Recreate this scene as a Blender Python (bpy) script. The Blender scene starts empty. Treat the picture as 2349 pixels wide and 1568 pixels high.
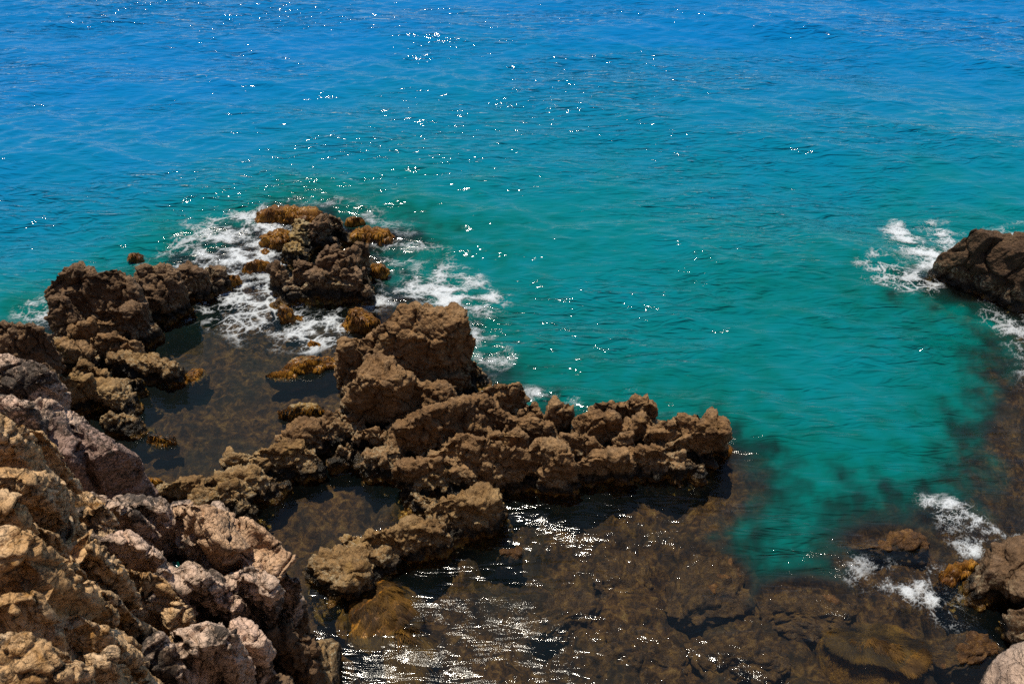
import bpy, math
import numpy as np
from mathutils import Vector

# ------------------------------------------------------------------ camera, sky, sun
scene = bpy.context.scene
H, PITCH, LENS = 14.0, math.radians(42.0), 32.0
cam_d = bpy.data.cameras.new('camera')
cam = bpy.data.objects.new('camera', cam_d)
scene.collection.objects.link(cam)
cam.location = (0, 0, H)
cam.rotation_euler = (math.radians(90) - PITCH, 0, 0)
cam_d.lens = LENS
cam_d.sensor_width = 36.0
cam_d.clip_start = 0.1
cam_d.clip_end = 12000
cam_d.dof.use_dof = True
cam_d.dof.focus_distance = 19.0
cam_d.dof.aperture_fstop = 2.8
scene.camera = cam

SUN_EL, SUN_AZ = math.radians(76), math.radians(-30)      # azimuth from +Y towards +X
world = bpy.data.worlds.new('World')
scene.world = world
world.use_nodes = True
wn = world.node_tree
sky = wn.nodes.new('ShaderNodeTexSky')
sky.sky_type = 'NISHITA'
sky.sun_disc = False
sky.sun_elevation = SUN_EL
sky.sun_rotation = SUN_AZ
sky.air_density = 1.0
sky.dust_density = 0.1
sky.ozone_density = 2.0
bg = wn.nodes['Background']
bg.inputs['Strength'].default_value = 0.095
wn.links.new(sky.outputs[0], bg.inputs['Color'])
sun_d = bpy.data.lights.new('sun', 'SUN')
sun_d.energy = 4.6
sun_d.angle = math.radians(0.53)
sun_d.color = (1.0, 0.92, 0.78)
sun = bpy.data.objects.new('sun', sun_d)
scene.collection.objects.link(sun)
sdir = Vector((math.sin(SUN_AZ) * math.cos(SUN_EL), math.cos(SUN_AZ) * math.cos(SUN_EL), math.sin(SUN_EL)))
sun.rotation_euler = sdir.to_track_quat('Z', 'Y').to_euler()
sun.location = sdir * 60
vs = scene.view_settings
vs.view_transform = 'Standard'
vs.look = 'None'
vs.exposure = 0.3
vs.gamma = 1.0
scene.cycles.max_bounces = 8
scene.cycles.transparent_max_bounces = 12
scene.cycles.caustics_reflective = False
scene.cycles.caustics_refractive = False
scene.cycles.use_denoising = False

# ------------------------------------------------------------------ helpers
COL = scene.collection
FPX = LENS / 36.0 * 2349.0
CX, CY = 1174.5, 784.0
CT, ST = math.cos(PITCH), math.sin(PITCH)


def P(px, py, z=0.0):
    """point of the place at height z that stands at a picture position (2349 x 1568)"""
    x = (px - CX) / FPX
    v = (CY - py) / FPX
    dy = v * ST + CT
    dz = v * CT - ST
    t = (z - H) / dz
    return np.array((x * t, dy * t, z))


def mpp(px, py, z=0.0):
    p = P(px, py, z)
    return (p[1] * CT - (p[2] - H) * ST) / FPX


def depr(px, py):
    return PITCH + math.atan((py - CY) / FPX)


rng0 = np.random.RandomState(11)
PERM = rng0.permutation(256).astype(np.int32)
PERM = np.concatenate([PERM, PERM, PERM])
G3 = rng0.normal(size=(256, 3)).astype(np.float32)
G3 /= np.linalg.norm(G3, axis=1)[:, None]


def perlin(p):
    p = np.asarray(p, dtype=np.float32)
    i = np.floor(p)
    f = p - i
    i = i.astype(np.int32) & 255
    u = f * f * f * (f * (f * 6 - 15) + 10)
    out = 0
    for cx in (0, 1):
        wx = u[:, 0] if cx else 1 - u[:, 0]
        hx = PERM[(i[:, 0] + cx) & 255]
        for cy in (0, 1):
            wy = u[:, 1] if cy else 1 - u[:, 1]
            hy = PERM[(hx + i[:, 1] + cy) & 255]
            for cz in (0, 1):
                wz = u[:, 2] if cz else 1 - u[:, 2]
                g = G3[PERM[(hy + i[:, 2] + cz) & 255]]
                d = g[:, 0] * (f[:, 0] - cx) + g[:, 1] * (f[:, 1] - cy) + g[:, 2] * (f[:, 2] - cz)
                out = out + d * (wx * wy * wz)
    return out * 1.5


def fbm(p, octs=4, gain=0.5):
    a, s, out = 1.0, 1.0, 0
    for k in range(octs):
        out = out + a * perlin(p * s + 17.3 * k)
        a *= gain
        s *= 2.03
    return out


def cells2(p, seed=0):
    """F1, F2 of 2-D cells"""
    p = np.asarray(p, dtype=np.float32)
    i = np.floor(p).astype(np.int32)
    f1 = np.full(len(p), 9.0, np.float32)
    f2 = f1.copy()
    for ox in (-1, 0, 1):
        for oy in (-1, 0, 1):
            h = PERM[(PERM[(i[:, 0] + ox + seed) & 255] + i[:, 1] + oy) & 255]
            qx = i[:, 0] + ox + h / 255.0
            qy = i[:, 1] + oy + PERM[h + 31] / 255.0
            d = np.hypot(qx - p[:, 0], qy - p[:, 1]).astype(np.float32)
            f2 = np.minimum(f2, np.maximum(d, f1))
            f1 = np.minimum(f1, d)
    return f1, f2


def cells3(p, seed=0):
    p = np.asarray(p, dtype=np.float32)
    i = np.floor(p).astype(np.int32)
    f1 = np.full(len(p), 9.0, np.float32)
    f2 = f1.copy()
    for ox in (-1, 0, 1):
        for oy in (-1, 0, 1):
            for oz in (-1, 0, 1):
                h = PERM[(PERM[(PERM[(i[:, 0] + ox + seed) & 255] + i[:, 1] + oy) & 255] + i[:, 2] + oz) & 255]
                a = i[:, 0] + ox + h / 255.0 - p[:, 0]
                b = i[:, 1] + oy + PERM[h + 31] / 255.0 - p[:, 1]
                c = i[:, 2] + oz + PERM[h + 97] / 255.0 - p[:, 2]
                d = np.sqrt(a * a + b * b + c * c).astype(np.float32)
                f2 = np.minimum(f2, np.maximum(d, f1))
                f1 = np.minimum(f1, d)
    return f1, f2


def facet3(p, seed=0):
    """broken-rock relief: every cell a tilted plane of its own; also the distance to the cell edge"""
    p = np.asarray(p, dtype=np.float32)
    i = np.floor(p).astype(np.int32)
    f1 = np.full(len(p), 9.0, np.float32)
    f2 = f1.copy()
    val = np.zeros(len(p), np.float32)
    for ox in (-1, 0, 1):
        for oy in (-1, 0, 1):
            for oz in (-1, 0, 1):
                h = PERM[(PERM[(PERM[(i[:, 0] + ox + seed) & 255] + i[:, 1] + oy) & 255] + i[:, 2] + oz) & 255]
                a = p[:, 0] - (i[:, 0] + ox + h / 255.0)
                b = p[:, 1] - (i[:, 1] + oy + PERM[h + 31] / 255.0)
                c = p[:, 2] - (i[:, 2] + oz + PERM[h + 97] / 255.0)
                d = np.sqrt(a * a + b * b + c * c).astype(np.float32)
                g = G3[PERM[h + 150]]
                v = (g[:, 0] * a + g[:, 1] * b + g[:, 2] * c) + 0.5 * (PERM[h + 200] / 127.5 - 1)
                lt = d < f1
                f2 = np.where(lt, f1, np.minimum(f2, d))
                val = np.where(lt, v, val)
                f1 = np.where(lt, d, f1)
    return val, f2 - f1


def sstep(a, b, x):
    t = np.clip((x - a) / (b - a), 0, 1)
    return t * t * (3 - 2 * t)


def mesh_from(name, V, F, mat, smooth=True, attrs=None):
    me = bpy.data.meshes.new(name)
    V = np.ascontiguousarray(V, dtype=np.float32)
    F = np.ascontiguousarray(F, dtype=np.int32)
    k = F.shape[1]
    me.vertices.add(len(V))
    me.vertices.foreach_set('co', V.ravel())
    me.loops.add(F.size)
    me.loops.foreach_set('vertex_index', F.ravel())
    me.polygons.add(len(F))
    me.polygons.foreach_set('loop_start', np.arange(0, F.size, k, dtype=np.int32))
    me.polygons.foreach_set('loop_total', np.full(len(F), k, dtype=np.int32))
    if smooth:
        me.polygons.foreach_set('use_smooth', np.ones(len(F), dtype=bool))
    for an, av in (attrs or {}).items():
        at = me.attributes.new(an, 'FLOAT', 'POINT')
        at.data.foreach_set('value', np.ascontiguousarray(av, dtype=np.float32))
    me.update(calc_edges=True)
    me.materials.append(mat)
    return me


def link(name, me, parent=None, loc=(0, 0, 0)):
    o = bpy.data.objects.new(name, me)
    COL.objects.link(o)
    o.location = loc
    if parent is not None:
        o.parent = parent
    return o


def tag(o, label=None, cat=None, group=None, kind=None):
    for k, v in (('label', label), ('category', cat), ('group', group), ('kind', kind)):
        if v:
            o[k] = v
    return o


def thing(name, label, cat, loc=(0, 0, 0), group=None):
    o = bpy.data.objects.new(name, None)
    o.empty_display_size = 0.3
    COL.objects.link(o)
    o.location = loc
    return tag(o, label, cat, group)


# ------------------------------------------------------------------ materials
class NT:
    def __init__(self, name):
        self.m = bpy.data.materials.new(name)
        self.m.use_nodes = True
        self.t = self.m.node_tree
        self.t.nodes.clear()
        self.out = self.n('ShaderNodeOutputMaterial')

    def n(self, t, **kw):
        nd = self.t.nodes.new(t)
        for k, v in kw.items():
            setattr(nd, k, v)
        return nd

    def set(self, sock, v):
        if hasattr(v, 'is_output') or isinstance(v, bpy.types.NodeSocket):
            self.t.links.new(v, sock)
        else:
            if sock.type == 'RGBA' and len(v) == 3:
                v = (*v, 1)
            sock.default_value = v

    def pos(self):
        return self.n('ShaderNodeNewGeometry').outputs['Position']

    def noise(self, vec, scale, detail=5, rough=0.55, dist=0.0):
        nd = self.n('ShaderNodeTexNoise')
        self.set(nd.inputs['Vector'], vec)
        nd.inputs['Scale'].default_value = scale
        nd.inputs['Detail'].default_value = detail
        nd.inputs['Roughness'].default_value = rough
        nd.inputs['Distortion'].default_value = dist
        return nd.outputs['Fac']

    def voro(self, vec, scale, feature='F1', rand=1.0):
        nd = self.n('ShaderNodeTexVoronoi', feature=feature)
        self.set(nd.inputs['Vector'], vec)
        nd.inputs['Scale'].default_value = scale
        nd.inputs['Randomness'].default_value = rand
        return nd.outputs['Distance']

    def ramp(self, fac, stops, interp='LINEAR'):
        nd = self.n('ShaderNodeValToRGB')
        nd.color_ramp.interpolation = interp
        els = nd.color_ramp.elements
        while len(els) < len(stops):
            els.new(0.5)
        for e, (p, c) in zip(els, stops):
            e.position = p
            e.color = (*c, 1) if len(c) == 3 else c
        self.set(nd.inputs['Fac'], fac)
        return nd.outputs['Color']

    def mapr(self, v, a, b, c=0.0, d=1.0, smooth=True):
        nd = self.n('ShaderNodeMapRange')
        if smooth:
            nd.interpolation_type = 'SMOOTHSTEP'
        self.set(nd.inputs['Value'], v)
        for k, x in zip(('From Min', 'From Max', 'To Min', 'To Max'), (a, b, c, d)):
            self.set(nd.inputs[k], x)
        return nd.outputs['Result']

    def math(self, op, a, b=0.0, c=None):
        nd = self.n('ShaderNodeMath', operation=op)
        self.set(nd.inputs[0], a)
        self.set(nd.inputs[1], b)
        if c is not None:
            self.set(nd.inputs[2], c)
        return nd.outputs[0]

    def mix(self, fac, a, b, blend='MIX'):
        nd = self.n('ShaderNodeMix', data_type='RGBA', blend_type=blend)
        self.set(nd.inputs[0], fac)
        self.set(nd.inputs[6], a)
        self.set(nd.inputs[7], b)
        return nd.outputs[2]

    def attr(self, name):
        return self.n('ShaderNodeAttribute', attribute_name=name).outputs['Fac']

    def bump(self, h, strength, dist, normal=None):
        nd = self.n('ShaderNodeBump')
        self.set(nd.inputs['Height'], h)
        self.set(nd.inputs['Strength'], strength)
        nd.inputs['Distance'].default_value = dist
        if normal is not None:
            self.set(nd.inputs['Normal'], normal)
        return nd.outputs['Normal']

    def scale(self, vec, s):
        nd = self.n('ShaderNodeMapping')
        self.set(nd.inputs['Vector'], vec)
        nd.inputs['Scale'].default_value = s
        return nd.outputs['Vector']

    def principled(self, col, rough, normal=None, spec=0.35):
        b = self.n('ShaderNodeBsdfPrincipled')
        self.set(b.inputs['Base Color'], col)
        self.set(b.inputs['Roughness'], rough)
        b.inputs['Specular IOR Level'].default_value = spec
        if normal is not None:
            self.set(b.inputs['Normal'], normal)
        self.t.links.new(b.outputs[0], self.out.inputs['Surface'])
        return b


def rock_material(name, lo, mid, hi, ochre=0.0, tidal=True, greys=0.5):
    m = NT(name)
    p = m.pos()
    z = m.n('ShaderNodeSeparateXYZ')
    m.set(z.inputs[0], p)
    z = z.outputs['Z']
    n1 = m.noise(p, 1.1, 6, 0.6, 0.4)
    n2 = m.noise(p, 9.0, 8, 0.65)
    n3 = m.noise(p, 2.7, 5, 0.6, 0.8)
    col = m.ramp(n1, [(0.3, lo), (0.5, mid), (0.7, hi)])
    col = m.mix(m.mapr(n3, 0.5, 0.68, 0, greys * 0.5), col, (hi[0] * 1.05, hi[1] * 1.12, hi[2] * 1.35))
    col = m.mix(1.0, col, m.ramp(n2, [(0.3, (0.5, 0.48, 0.46)), (0.52, (0.95, 0.95, 0.95)), (0.7, (1.35, 1.3, 1.2))]), 'MULTIPLY')
    v = m.voro(p, 34)
    vs_ = m.mapr(v, 0.12, 0.3, 1, 0)
    col = m.mix(m.math('MULTIPLY', vs_, m.mapr(n3, 0.45, 0.6, 0.0, 0.35)), col, (hi[0] * 1.7, hi[1] * 1.6, hi[2] * 1.4))
    oc = m.mapr(m.noise(p, 1.7, 4, 0.6, 0.5), 0.62 - ochre, 0.78 - ochre, 0, 0.75)
    col = m.mix(oc, col, (0.27, 0.155, 0.04))
    rough = 0.85
    if tidal:
        zz = m.math('ADD', z, m.math('MULTIPLY', m.math('SUBTRACT', m.noise(p, 2.2, 5, 0.65), 0.5), 0.55))
        pale = m.math('MULTIPLY', m.mapr(zz, 0.28, 0.40), m.mapr(zz, 0.48, 0.75, 1, 0))
        spk = m.mapr(m.noise(p, 16, 6, 0.75), 0.48, 0.6)
        col = m.mix(m.math('MULTIPLY', pale, spk), col, (0.36, 0.29, 0.18))
        blk = m.math('MULTIPLY', m.mapr(zz, 0.0, 0.1), m.mapr(zz, 0.28, 0.42, 1, 0))
        col = m.mix(m.math('MULTIPLY', blk, m.mapr(m.noise(p, 5, 5, 0.7), 0.3, 0.45)), col, (0.02, 0.016, 0.011))
        alg = m.mapr(zz, 0.0, 0.2, 1, 0)
        acol = m.ramp(m.noise(p, 7, 6, 0.7), [(0.35, (0.03, 0.016, 0.006)), (0.52, (0.16, 0.078, 0.014)), (0.66, (0.34, 0.20, 0.03))])
        col = m.mix(alg, col, acol)
        rough = m.mapr(zz, 0.15, 0.55, 0.28, 0.88)
    nb = m.bump(m.noise(p, 5.5, 12, 0.72), 0.9, 0.10)
    nb = m.bump(m.voro(p, 17), 0.7, 0.05, nb)
    nb = m.bump(m.noise(p, 38, 6, 0.7), 0.8, 0.02, nb)
    m.principled(col, rough, nb, 0.3)
    return m.m


def cliff_material(name, base, pink, cream, dark_amt, stain):
    m = NT(name)
    p = m.pos()
    n1 = m.noise(p, 1.3, 5, 0.6, 0.5)
    n3 = m.noise(p, 3.2, 6, 0.65, 0.7)
    col = m.ramp(n1, [(0.3, base), (0.5, cream), (0.68, pink)])
    # dark lichen crust in blotches and fine speckle
    li = m.noise(p, 11, 9, 0.78, 0.6)
    zone = m.mapr(m.noise(p, 1.0, 4, 0.6, 0.9), 0.36, 0.62)
    li = m.mapr(m.math('ADD', li, m.math('MULTIPLY', zone, dark_amt)), 0.56, 0.70, 0, 0.92)
    col = m.mix(li, col, (0.035, 0.03, 0.026))
    st_ = m.math('MULTIPLY', m.mapr(n3, 0.52, 0.7), stain)
    col = m.mix(st_, col, (0.36, 0.17, 0.035))
    fine = m.noise(p, 26, 8, 0.7)
    col = m.mix(1.0, col, m.ramp(fine, [(0.3, (0.6, 0.58, 0.56)), (0.55, (1, 1, 1)), (0.75, (1.25, 1.22, 1.18))]), 'MULTIPLY')
    warp = m.n('ShaderNodeMix', data_type='RGBA')
    warp.blend_type = 'ADD'
    warp.inputs[0].default_value = 0.22
    m.set(warp.inputs[6], p)
    nz = m.n('ShaderNodeTexNoise')
    nz.inputs['Scale'].default_value = 3.0
    m.set(nz.inputs['Vector'], p)
    m.set(warp.inputs[7], nz.outputs['Color'])
    crk = m.mapr(m.voro(m.scale(warp.outputs[2], (1.2, 1.0, 2.2)), 3.6, 'DISTANCE_TO_EDGE'), 0.0, 0.035)
    crk2 = m.mapr(m.voro(warp.outputs[2], 10.0, 'DISTANCE_TO_EDGE'), 0.0, 0.06)
    nb = m.bump(crk, 1.0, 0.09)
    nb = m.bump(crk2, 0.7, 0.03, nb)
    nb = m.bump(m.noise(p, 8, 12, 0.72), 0.9, 0.06, nb)
    nb = m.bump(fine, 0.6, 0.012, nb)
    m.principled(col, 0.85, nb, 0.25)
    return m.m


def algae_material(name, a, b, c):
    m = NT(name)
    p = m.pos()
    col = m.ramp(m.noise(p, 6, 6, 0.7, 0.5), [(0.3, a), (0.5, b), (0.68, c)])
    fine = m.noise(p, 40, 6, 0.7)
    col = m.mix(1.0, col, m.ramp(fine, [(0.3, (0.45, 0.4, 0.35)), (0.6, (1.1, 1.1, 1.1))]), 'MULTIPLY')
    nb = m.bump(m.noise(p, 14, 10, 0.75), 1.0, 0.08)
    nb = m.bump(fine, 1.0, 0.03, nb)
    m.principled(col, 0.5, nb, 0.4)
    return m.m


def frond_material(name, a, b, c, rough=0.45, spec=0.35):
    m = NT(name)
    t = m.attr('tint')
    col = m.ramp(t, [(0.0, a), (0.5, b), (1.0, c)])
    b_ = m.principled(col, rough, None, spec)
    return m.m


M_BROWN = rock_material('brown_rock', (0.12, 0.062, 0.025), (0.235, 0.131, 0.056), (0.33, 0.205, 0.10), 0.0)
M_BROWN2 = rock_material('dark_brown_rock', (0.09, 0.05, 0.025), (0.165, 0.097, 0.05), (0.245, 0.16, 0.095), 0.0)
M_OCHRE = rock_material('ochre_rock', (0.145, 0.078, 0.03), (0.27, 0.158, 0.063), (0.38, 0.25, 0.115), 0.05)
M_DARK = rock_material('wet_dark_rock', (0.045, 0.024, 0.012), (0.09, 0.05, 0.025), (0.15, 0.092, 0.048), 0.0)
M_CRUST = rock_material('crusted_rock', (0.16, 0.085, 0.016), (0.30, 0.19, 0.06), (0.42, 0.33, 0.19), 0.16, True, 0.2)
M_CLIFF = cliff_material('grey_pink_cliff_rock', (0.42, 0.30, 0.22), (0.70, 0.47, 0.35), (0.60, 0.43, 0.32), 0.22, 0.2)
M_CLIFFP = cliff_material('rosy_cliff_rock', (0.48, 0.29, 0.17), (0.68, 0.42, 0.27), (0.60, 0.39, 0.24), 0.10, 0.3)
M_CREAM = cliff_material('cream_cliff_rock', (0.50, 0.275, 0.105), (0.76, 0.54, 0.34), (0.66, 0.42, 0.215), 0.12, 0.9)
M_SLAB = cliff_material('purple_brown_slab_rock', (0.24, 0.15, 0.115), (0.42, 0.28, 0.225), (0.32, 0.215, 0.175), 0.15, 0.1)
M_ALGAE = algae_material('brown_algae', (0.05, 0.018, 0.003), (0.20, 0.085, 0.008), (0.38, 0.19, 0.018))
M_WEED = algae_material('drowned_weed', (0.02, 0.009, 0.003), (0.11, 0.048, 0.011), (0.27, 0.135, 0.032))
M_FROND = frond_material('brown_fronds', (0.06, 0.02, 0.003), (0.22, 0.088, 0.008), (0.42, 0.20, 0.018))
M_FROND2 = frond_material('olive_fronds', (0.016, 0.007, 0.002), (0.06, 0.03, 0.006), (0.19, 0.092, 0.014), 0.7, 0.15)

# ------------------------------------------------------------------ rock builder
_cube_cache = {}


def cube_sphere(n):
    if n in _cube_cache:
        return _cube_cache[n]
    g = np.tan(np.linspace(-1, 1, n + 1) * math.pi / 4)
    A, B = np.meshgrid(g, g, indexing='ij')
    A, B = A.ravel(), B.ravel()
    one = np.ones_like(A)
    faces3 = [(one, A, B), (-one, B, A), (B, one, A), (A, -one, B), (A, B, one), (B, A, -one)]
    V = np.concatenate([np.stack(f, 1) for f in faces3])
    i, j = np.meshgrid(np.arange(n), np.arange(n), indexing='ij')
    q = (i * (n + 1) + j).ravel()
    F1 = np.stack([q, q + n + 1, q + n + 2, q + 1], 1)
    F = np.concatenate([F1 + k * (n + 1) ** 2 for k in range(6)])
    key = np.round(V * 1e5).astype(np.int64)
    _, first, inv = np.unique(key, axis=0, return_index=True, return_inverse=True)
    V = V[first]
    F = inv.ravel()[F]
    V /= np.linalg.norm(V, axis=1)[:, None]
    _cube_cache[n] = (V, F)
    return V, F


STYLE = dict(
    #        power chops lump billow bfreq  fine  crack  warp
    brown=(4.2, 8, 0.07, 0.022, 2.2, 0.026, 0.055, 0.16),
    knobbly=(3.0, 5, 0.12, 0.065, 2.8, 0.042, 0.04, 0.18),
    cliff=(9.0, 9, 0.03, 0.006, 2.0, 0.013, 0.065, 0.10),
    slab=(8.0, 4, 0.03, 0.012, 2.0, 0.012, 0.035, 0.08),
    smooth=(2.6, 5, 0.07, 0.03, 2.0, 0.016, 0.0, 0.10),
    algae=(3.0, 6, 0.14, 0.10, 3.6, 0.06, 0.0, 0.2),
)
BOULD = {}


def rock_mesh(c, dims, rz, tilt, seed, style, mat, cut=-1.6, res=0.031, name='boulder'):
    pw, chops, lump, bil, bf, fine, crk, warp = STYLE[style]
    rs = np.random.RandomState(seed)
    a, b, h = [x / 2 for x in dims]
    area = 4 * math.pi * ((a * b) ** 1.6 + (a * h) ** 1.6 + (b * h) ** 1.6) ** (1 / 1.6) / 3 ** (1 / 1.6)
    n = int(np.clip(math.sqrt(area / 6) / res, 10, 92))
    D, F = cube_sphere(n)
    r = (np.abs(D) ** pw).sum(1) ** (-1 / pw)
    for k in range(chops):
        nv = rs.normal(size=3)
        nv[2] = nv[2] * 0.8 + 0.35
        nv /= np.linalg.norm(nv)
        off = rs.uniform(0.72, 1.0)
        dn = np.maximum(D @ nv, 1e-3)
        lim = off / dn
        kk = 0.05
        hh = np.clip(0.5 + 0.5 * (lim - r) / kk, 0, 1)
        r = lim * (1 - hh) + r * hh - kk * hh * (1 - hh)
    V = D * r[:, None] * np.array((a, b, h))
    Nn = D / np.array((a, b, h))
    Nn /= np.linalg.norm(Nn, axis=1)[:, None]
    cz, sz = math.cos(rz), math.sin(rz)
    tx, ty = tilt
    Rx = np.array(((1, 0, 0), (0, math.cos(tx), -math.sin(tx)), (0, math.sin(tx), math.cos(tx))))
    Ry = np.array(((math.cos(ty), 0, math.sin(ty)), (0, 1, 0), (-math.sin(ty), 0, math.cos(ty))))
    Rz = np.array(((cz, -sz, 0), (sz, cz, 0), (0, 0, 1)))
    R = Rz @ Ry @ Rx
    V = V @ R.T + c
    Nn = Nn @ R.T
    s = min(a, b, h) * 2
    so = rs.uniform(0, 60, 3)
    k = min(1.0, s / 0.9) ** 0.7
    Q = V.astype(np.float32)
    wv = np.stack([fbm(Q * 0.9 + so + 50 * t, 2) for t in range(3)], 1) * warp * k
    Qs = Q + so * (1 if style in ('algae', 'smooth') else 0.0)
    d = lump * s * fbm(Q * (0.9 / max(s, 0.5)) + so, 3)
    b1 = np.abs(perlin(Qs * bf + 3.1))
    b2 = np.abs(perlin(Qs * bf * 2.3 + 9.7))
    d = d + bil * k * ((b1 - 0.28) + 0.55 * (b2 - 0.28)) * 2.0
    d = d + fine * (fbm(Q * 7.5 + 5, 3, 0.6) + 0.8 * (np.abs(perlin(Q * 19)) - 0.3))
    if crk > 0:
        wq = Q + 0.35 * np.stack([perlin(Q * 1.3 + 7), perlin(Q * 1.3 + 21), perlin(Q * 1.3 + 40)], 1)
        wq = wq * np.array((1.15, 1.0, 0.8), np.float32) * (1.25 if style != 'cliff' else 1.7)
        f1, f2 = cells3(wq, 5)
        e = f2 - f1
        d = d - crk * k * 2.0 * (1 - sstep(0.0, 0.10, e)) + crk * 0.6 * k * sstep(0.0, 0.5, e)
        if style == 'cliff' or style == 'slab':
            # bedding: stepped strata
            ph = (Q @ np.array((0.25, -0.18, 0.95), np.float32)) * 3.2 + 0.7 * perlin(Q * 1.1)
            st_ = np.abs((ph % 1.0) - 0.5) * 2
            d = d - 0.035 * k * (1 - sstep(0.0, 0.22, st_))
    V = V + wv + Nn * d[:, None]
    V[:, 2] = np.maximum(V[:, 2], cut)
    o = c.copy()
    o[2] = V[:, 2].min()
    me = mesh_from(name, V - o, F, mat)
    return me, o, V, F


def rock(spec, parent=None, name='boulder', style='brown', mat=None, seed=[100], depth=None, res=0.031):
    """spec: x0 y0 x1 y1 (2349-wide picture box), z of the front foot, height, [rotation, tilt x, tilt y]"""
    x0, y0, x1, y1, z0, h = spec[:6]
    rz = math.radians(spec[6]) if len(spec) > 6 else 0
    tx = math.radians(spec[7]) if len(spec) > 7 else 0
    ty = math.radians(spec[8]) if len(spec) > 8 else 0
    xm = (x0 + x1) / 2
    front = P(xm, y1, z0)
    sc = mpp(xm, (y0 + y1) / 2, z0 + h / 2)
    de = depr(xm, (y0 + y1) / 2)
    w = (x1 - x0) * sc * 1.06
    hm = (y1 - y0) * sc * 1.04
    d = max((hm - h * math.cos(de)) / math.sin(de), 0.45 * min(h, w)) if depth is None else depth
    root = 0.0
    if z0 < 0.4:                                # stands in the water: carry it on down to the bed
        root = 1.0 if w > 1.6 else 0.45
    c = np.array((front[0] * 1.0, front[1] + d / 2, z0 + (h - root) / 2))
    c[0] = P(xm, (y0 + y1) / 2, z0 + h / 2)[0]
    seed[0] += 1
    me, o, V, F = rock_mesh(c, (w, d, h + root), rz, (tx, ty), seed[0], style, mat or M_BROWN, name=name, res=res)
    par_o = np.array(parent.location) if parent is not None else np.zeros(3)
    ob = link(name, me, parent, tuple(o - par_o))
    rec = (c, (w, d, h), V, F, ob)
    BOULD.setdefault(parent.name if parent else ob.name, []).append(rec)
    return ob, rec


def bulk(parent, recs, mat, drop=2.2, step=0.06, sink=0.35, edge=0.25, name='rock_base', left=False, lo=-1.5, shrink=0.8):
    """the mass that the boulders of one outcrop grow out of"""
    C = np.array([np.array(r[0]) for r in recs])
    S = np.array([(r[1][0], r[1][1]) for r in recs]) / 2
    T = np.array([r[0][2] + r[1][2] * 0.5 - (0.5 if r[0][2] < 1.0 else 0) * 0 - sink for r in recs])
    x0, x1 = (C[:, 0] - S[:, 0]).min() - 1, (C[:, 0] + S[:, 0]).max() + 1
    y0, y1 = (C[:, 1] - S[:, 1]).min() - 1, (C[:, 1] + S[:, 1]).max() + 1
    if left:
        x0 -= 3.0
        y0 -= 2.0
    X = np.arange(x0, x1, step)
    Y = np.arange(y0, y1, step)
    gx, gy = np.meshgrid(X, Y, indexing='ij')
    gx, gy = gx.ravel(), gy.ravel()
    num = np.zeros_like(gx)
    den = np.zeros_like(gx)
    near = np.full_like(gx, 99.0)
    sea_side = np.zeros_like(gx)
    for c, s, t in zip(C, S, T):
        q = np.hypot((gx - c[0]) / (s[0] * shrink), (gy - c[1]) / (s[1] * shrink))
        w = 1.0 / (q ** 4 + 0.05)
        num += w * t
        den += w
        nq = (q - 1) * min(s) * shrink
        sea_side = np.where(nq < near, (gx - c[0]) * 0.85 + (gy - c[1]) * 0.5, sea_side)
        near = np.minimum(near, nq)
    z = num / den
    out = np.where(sea_side > 0, near, 0) if left else near      # a cliff goes on behind its landward blocks
    z = z - np.maximum(out - edge, 0) * drop - 0.9 * np.maximum(out - edge, 0) ** 0.5
    p3 = np.stack([gx, gy, z * 0.6], 1).astype(np.float32)
    z = z + 0.10 * fbm(p3 * 1.6, 4) + 0.10 * (np.abs(perlin(p3 * 3.2)) - .3) + 0.03 * fbm(p3 * 9, 3)
    keep = z > lo
    z = np.maximum(z, lo)
    nx, ny = len(X), len(Y)
    i, j = np.meshgrid(np.arange(nx - 1), np.arange(ny - 1), indexing='ij')
    q = (i * ny + j).ravel()
    F = np.stack([q, q + ny, q + ny + 1, q + 1], 1)
    F = islands(F[keep[F].any(1)])[0]
    used, inv = np.unique(F, return_inverse=True)
    V = np.stack([gx, gy, z], 1)[used]
    F = inv.reshape(F.shape)
    po = np.array(parent.location)
    return link(name, mesh_from(name, V - po, F, mat), parent)


def spec_geom(spec, grow=1.0):
    x0, y0, x1, y1, z0, h = spec[:6]
    rz = math.radians(spec[6]) if len(spec) > 6 else 0
    tx = math.radians(spec[7]) if len(spec) > 7 else 0
    ty = math.radians(spec[8]) if len(spec) > 8 else 0
    xm = (x0 + x1) / 2
    front = P(xm, y1, z0)
    sc = mpp(xm, (y0 + y1) / 2, z0 + h / 2)
    de = depr(xm, (y0 + y1) / 2)
    w = (x1 - x0) * sc
    hm = (y1 - y0) * sc
    h = min(h, 0.74 * hm / math.cos(de))
    d = max((hm - h * math.cos(de)) / math.sin(de), 0.45 * min(h, w))
    root = 1.0 if z0 < 0.4 else 0.7
    c = np.array((P(xm, (y0 + y1) / 2, z0 + h / 2)[0], front[1] + d / 2, z0 + (h - root) / 2))
    cz, sz = math.cos(rz), math.sin(rz)
    Rx = np.array(((1, 0, 0), (0, math.cos(tx), -math.sin(tx)), (0, math.sin(tx), math.cos(tx))))
    Ry = np.array(((math.cos(ty), 0, math.sin(ty)), (0, 1, 0), (-math.sin(ty), 0, math.cos(ty))))
    Rz = np.array(((cz, -sz, 0), (sz, cz, 0), (0, 0, 1)))
    return c, np.array((w * grow, d * grow, h + root)), Rz @ Ry @ Rx, h


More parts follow.
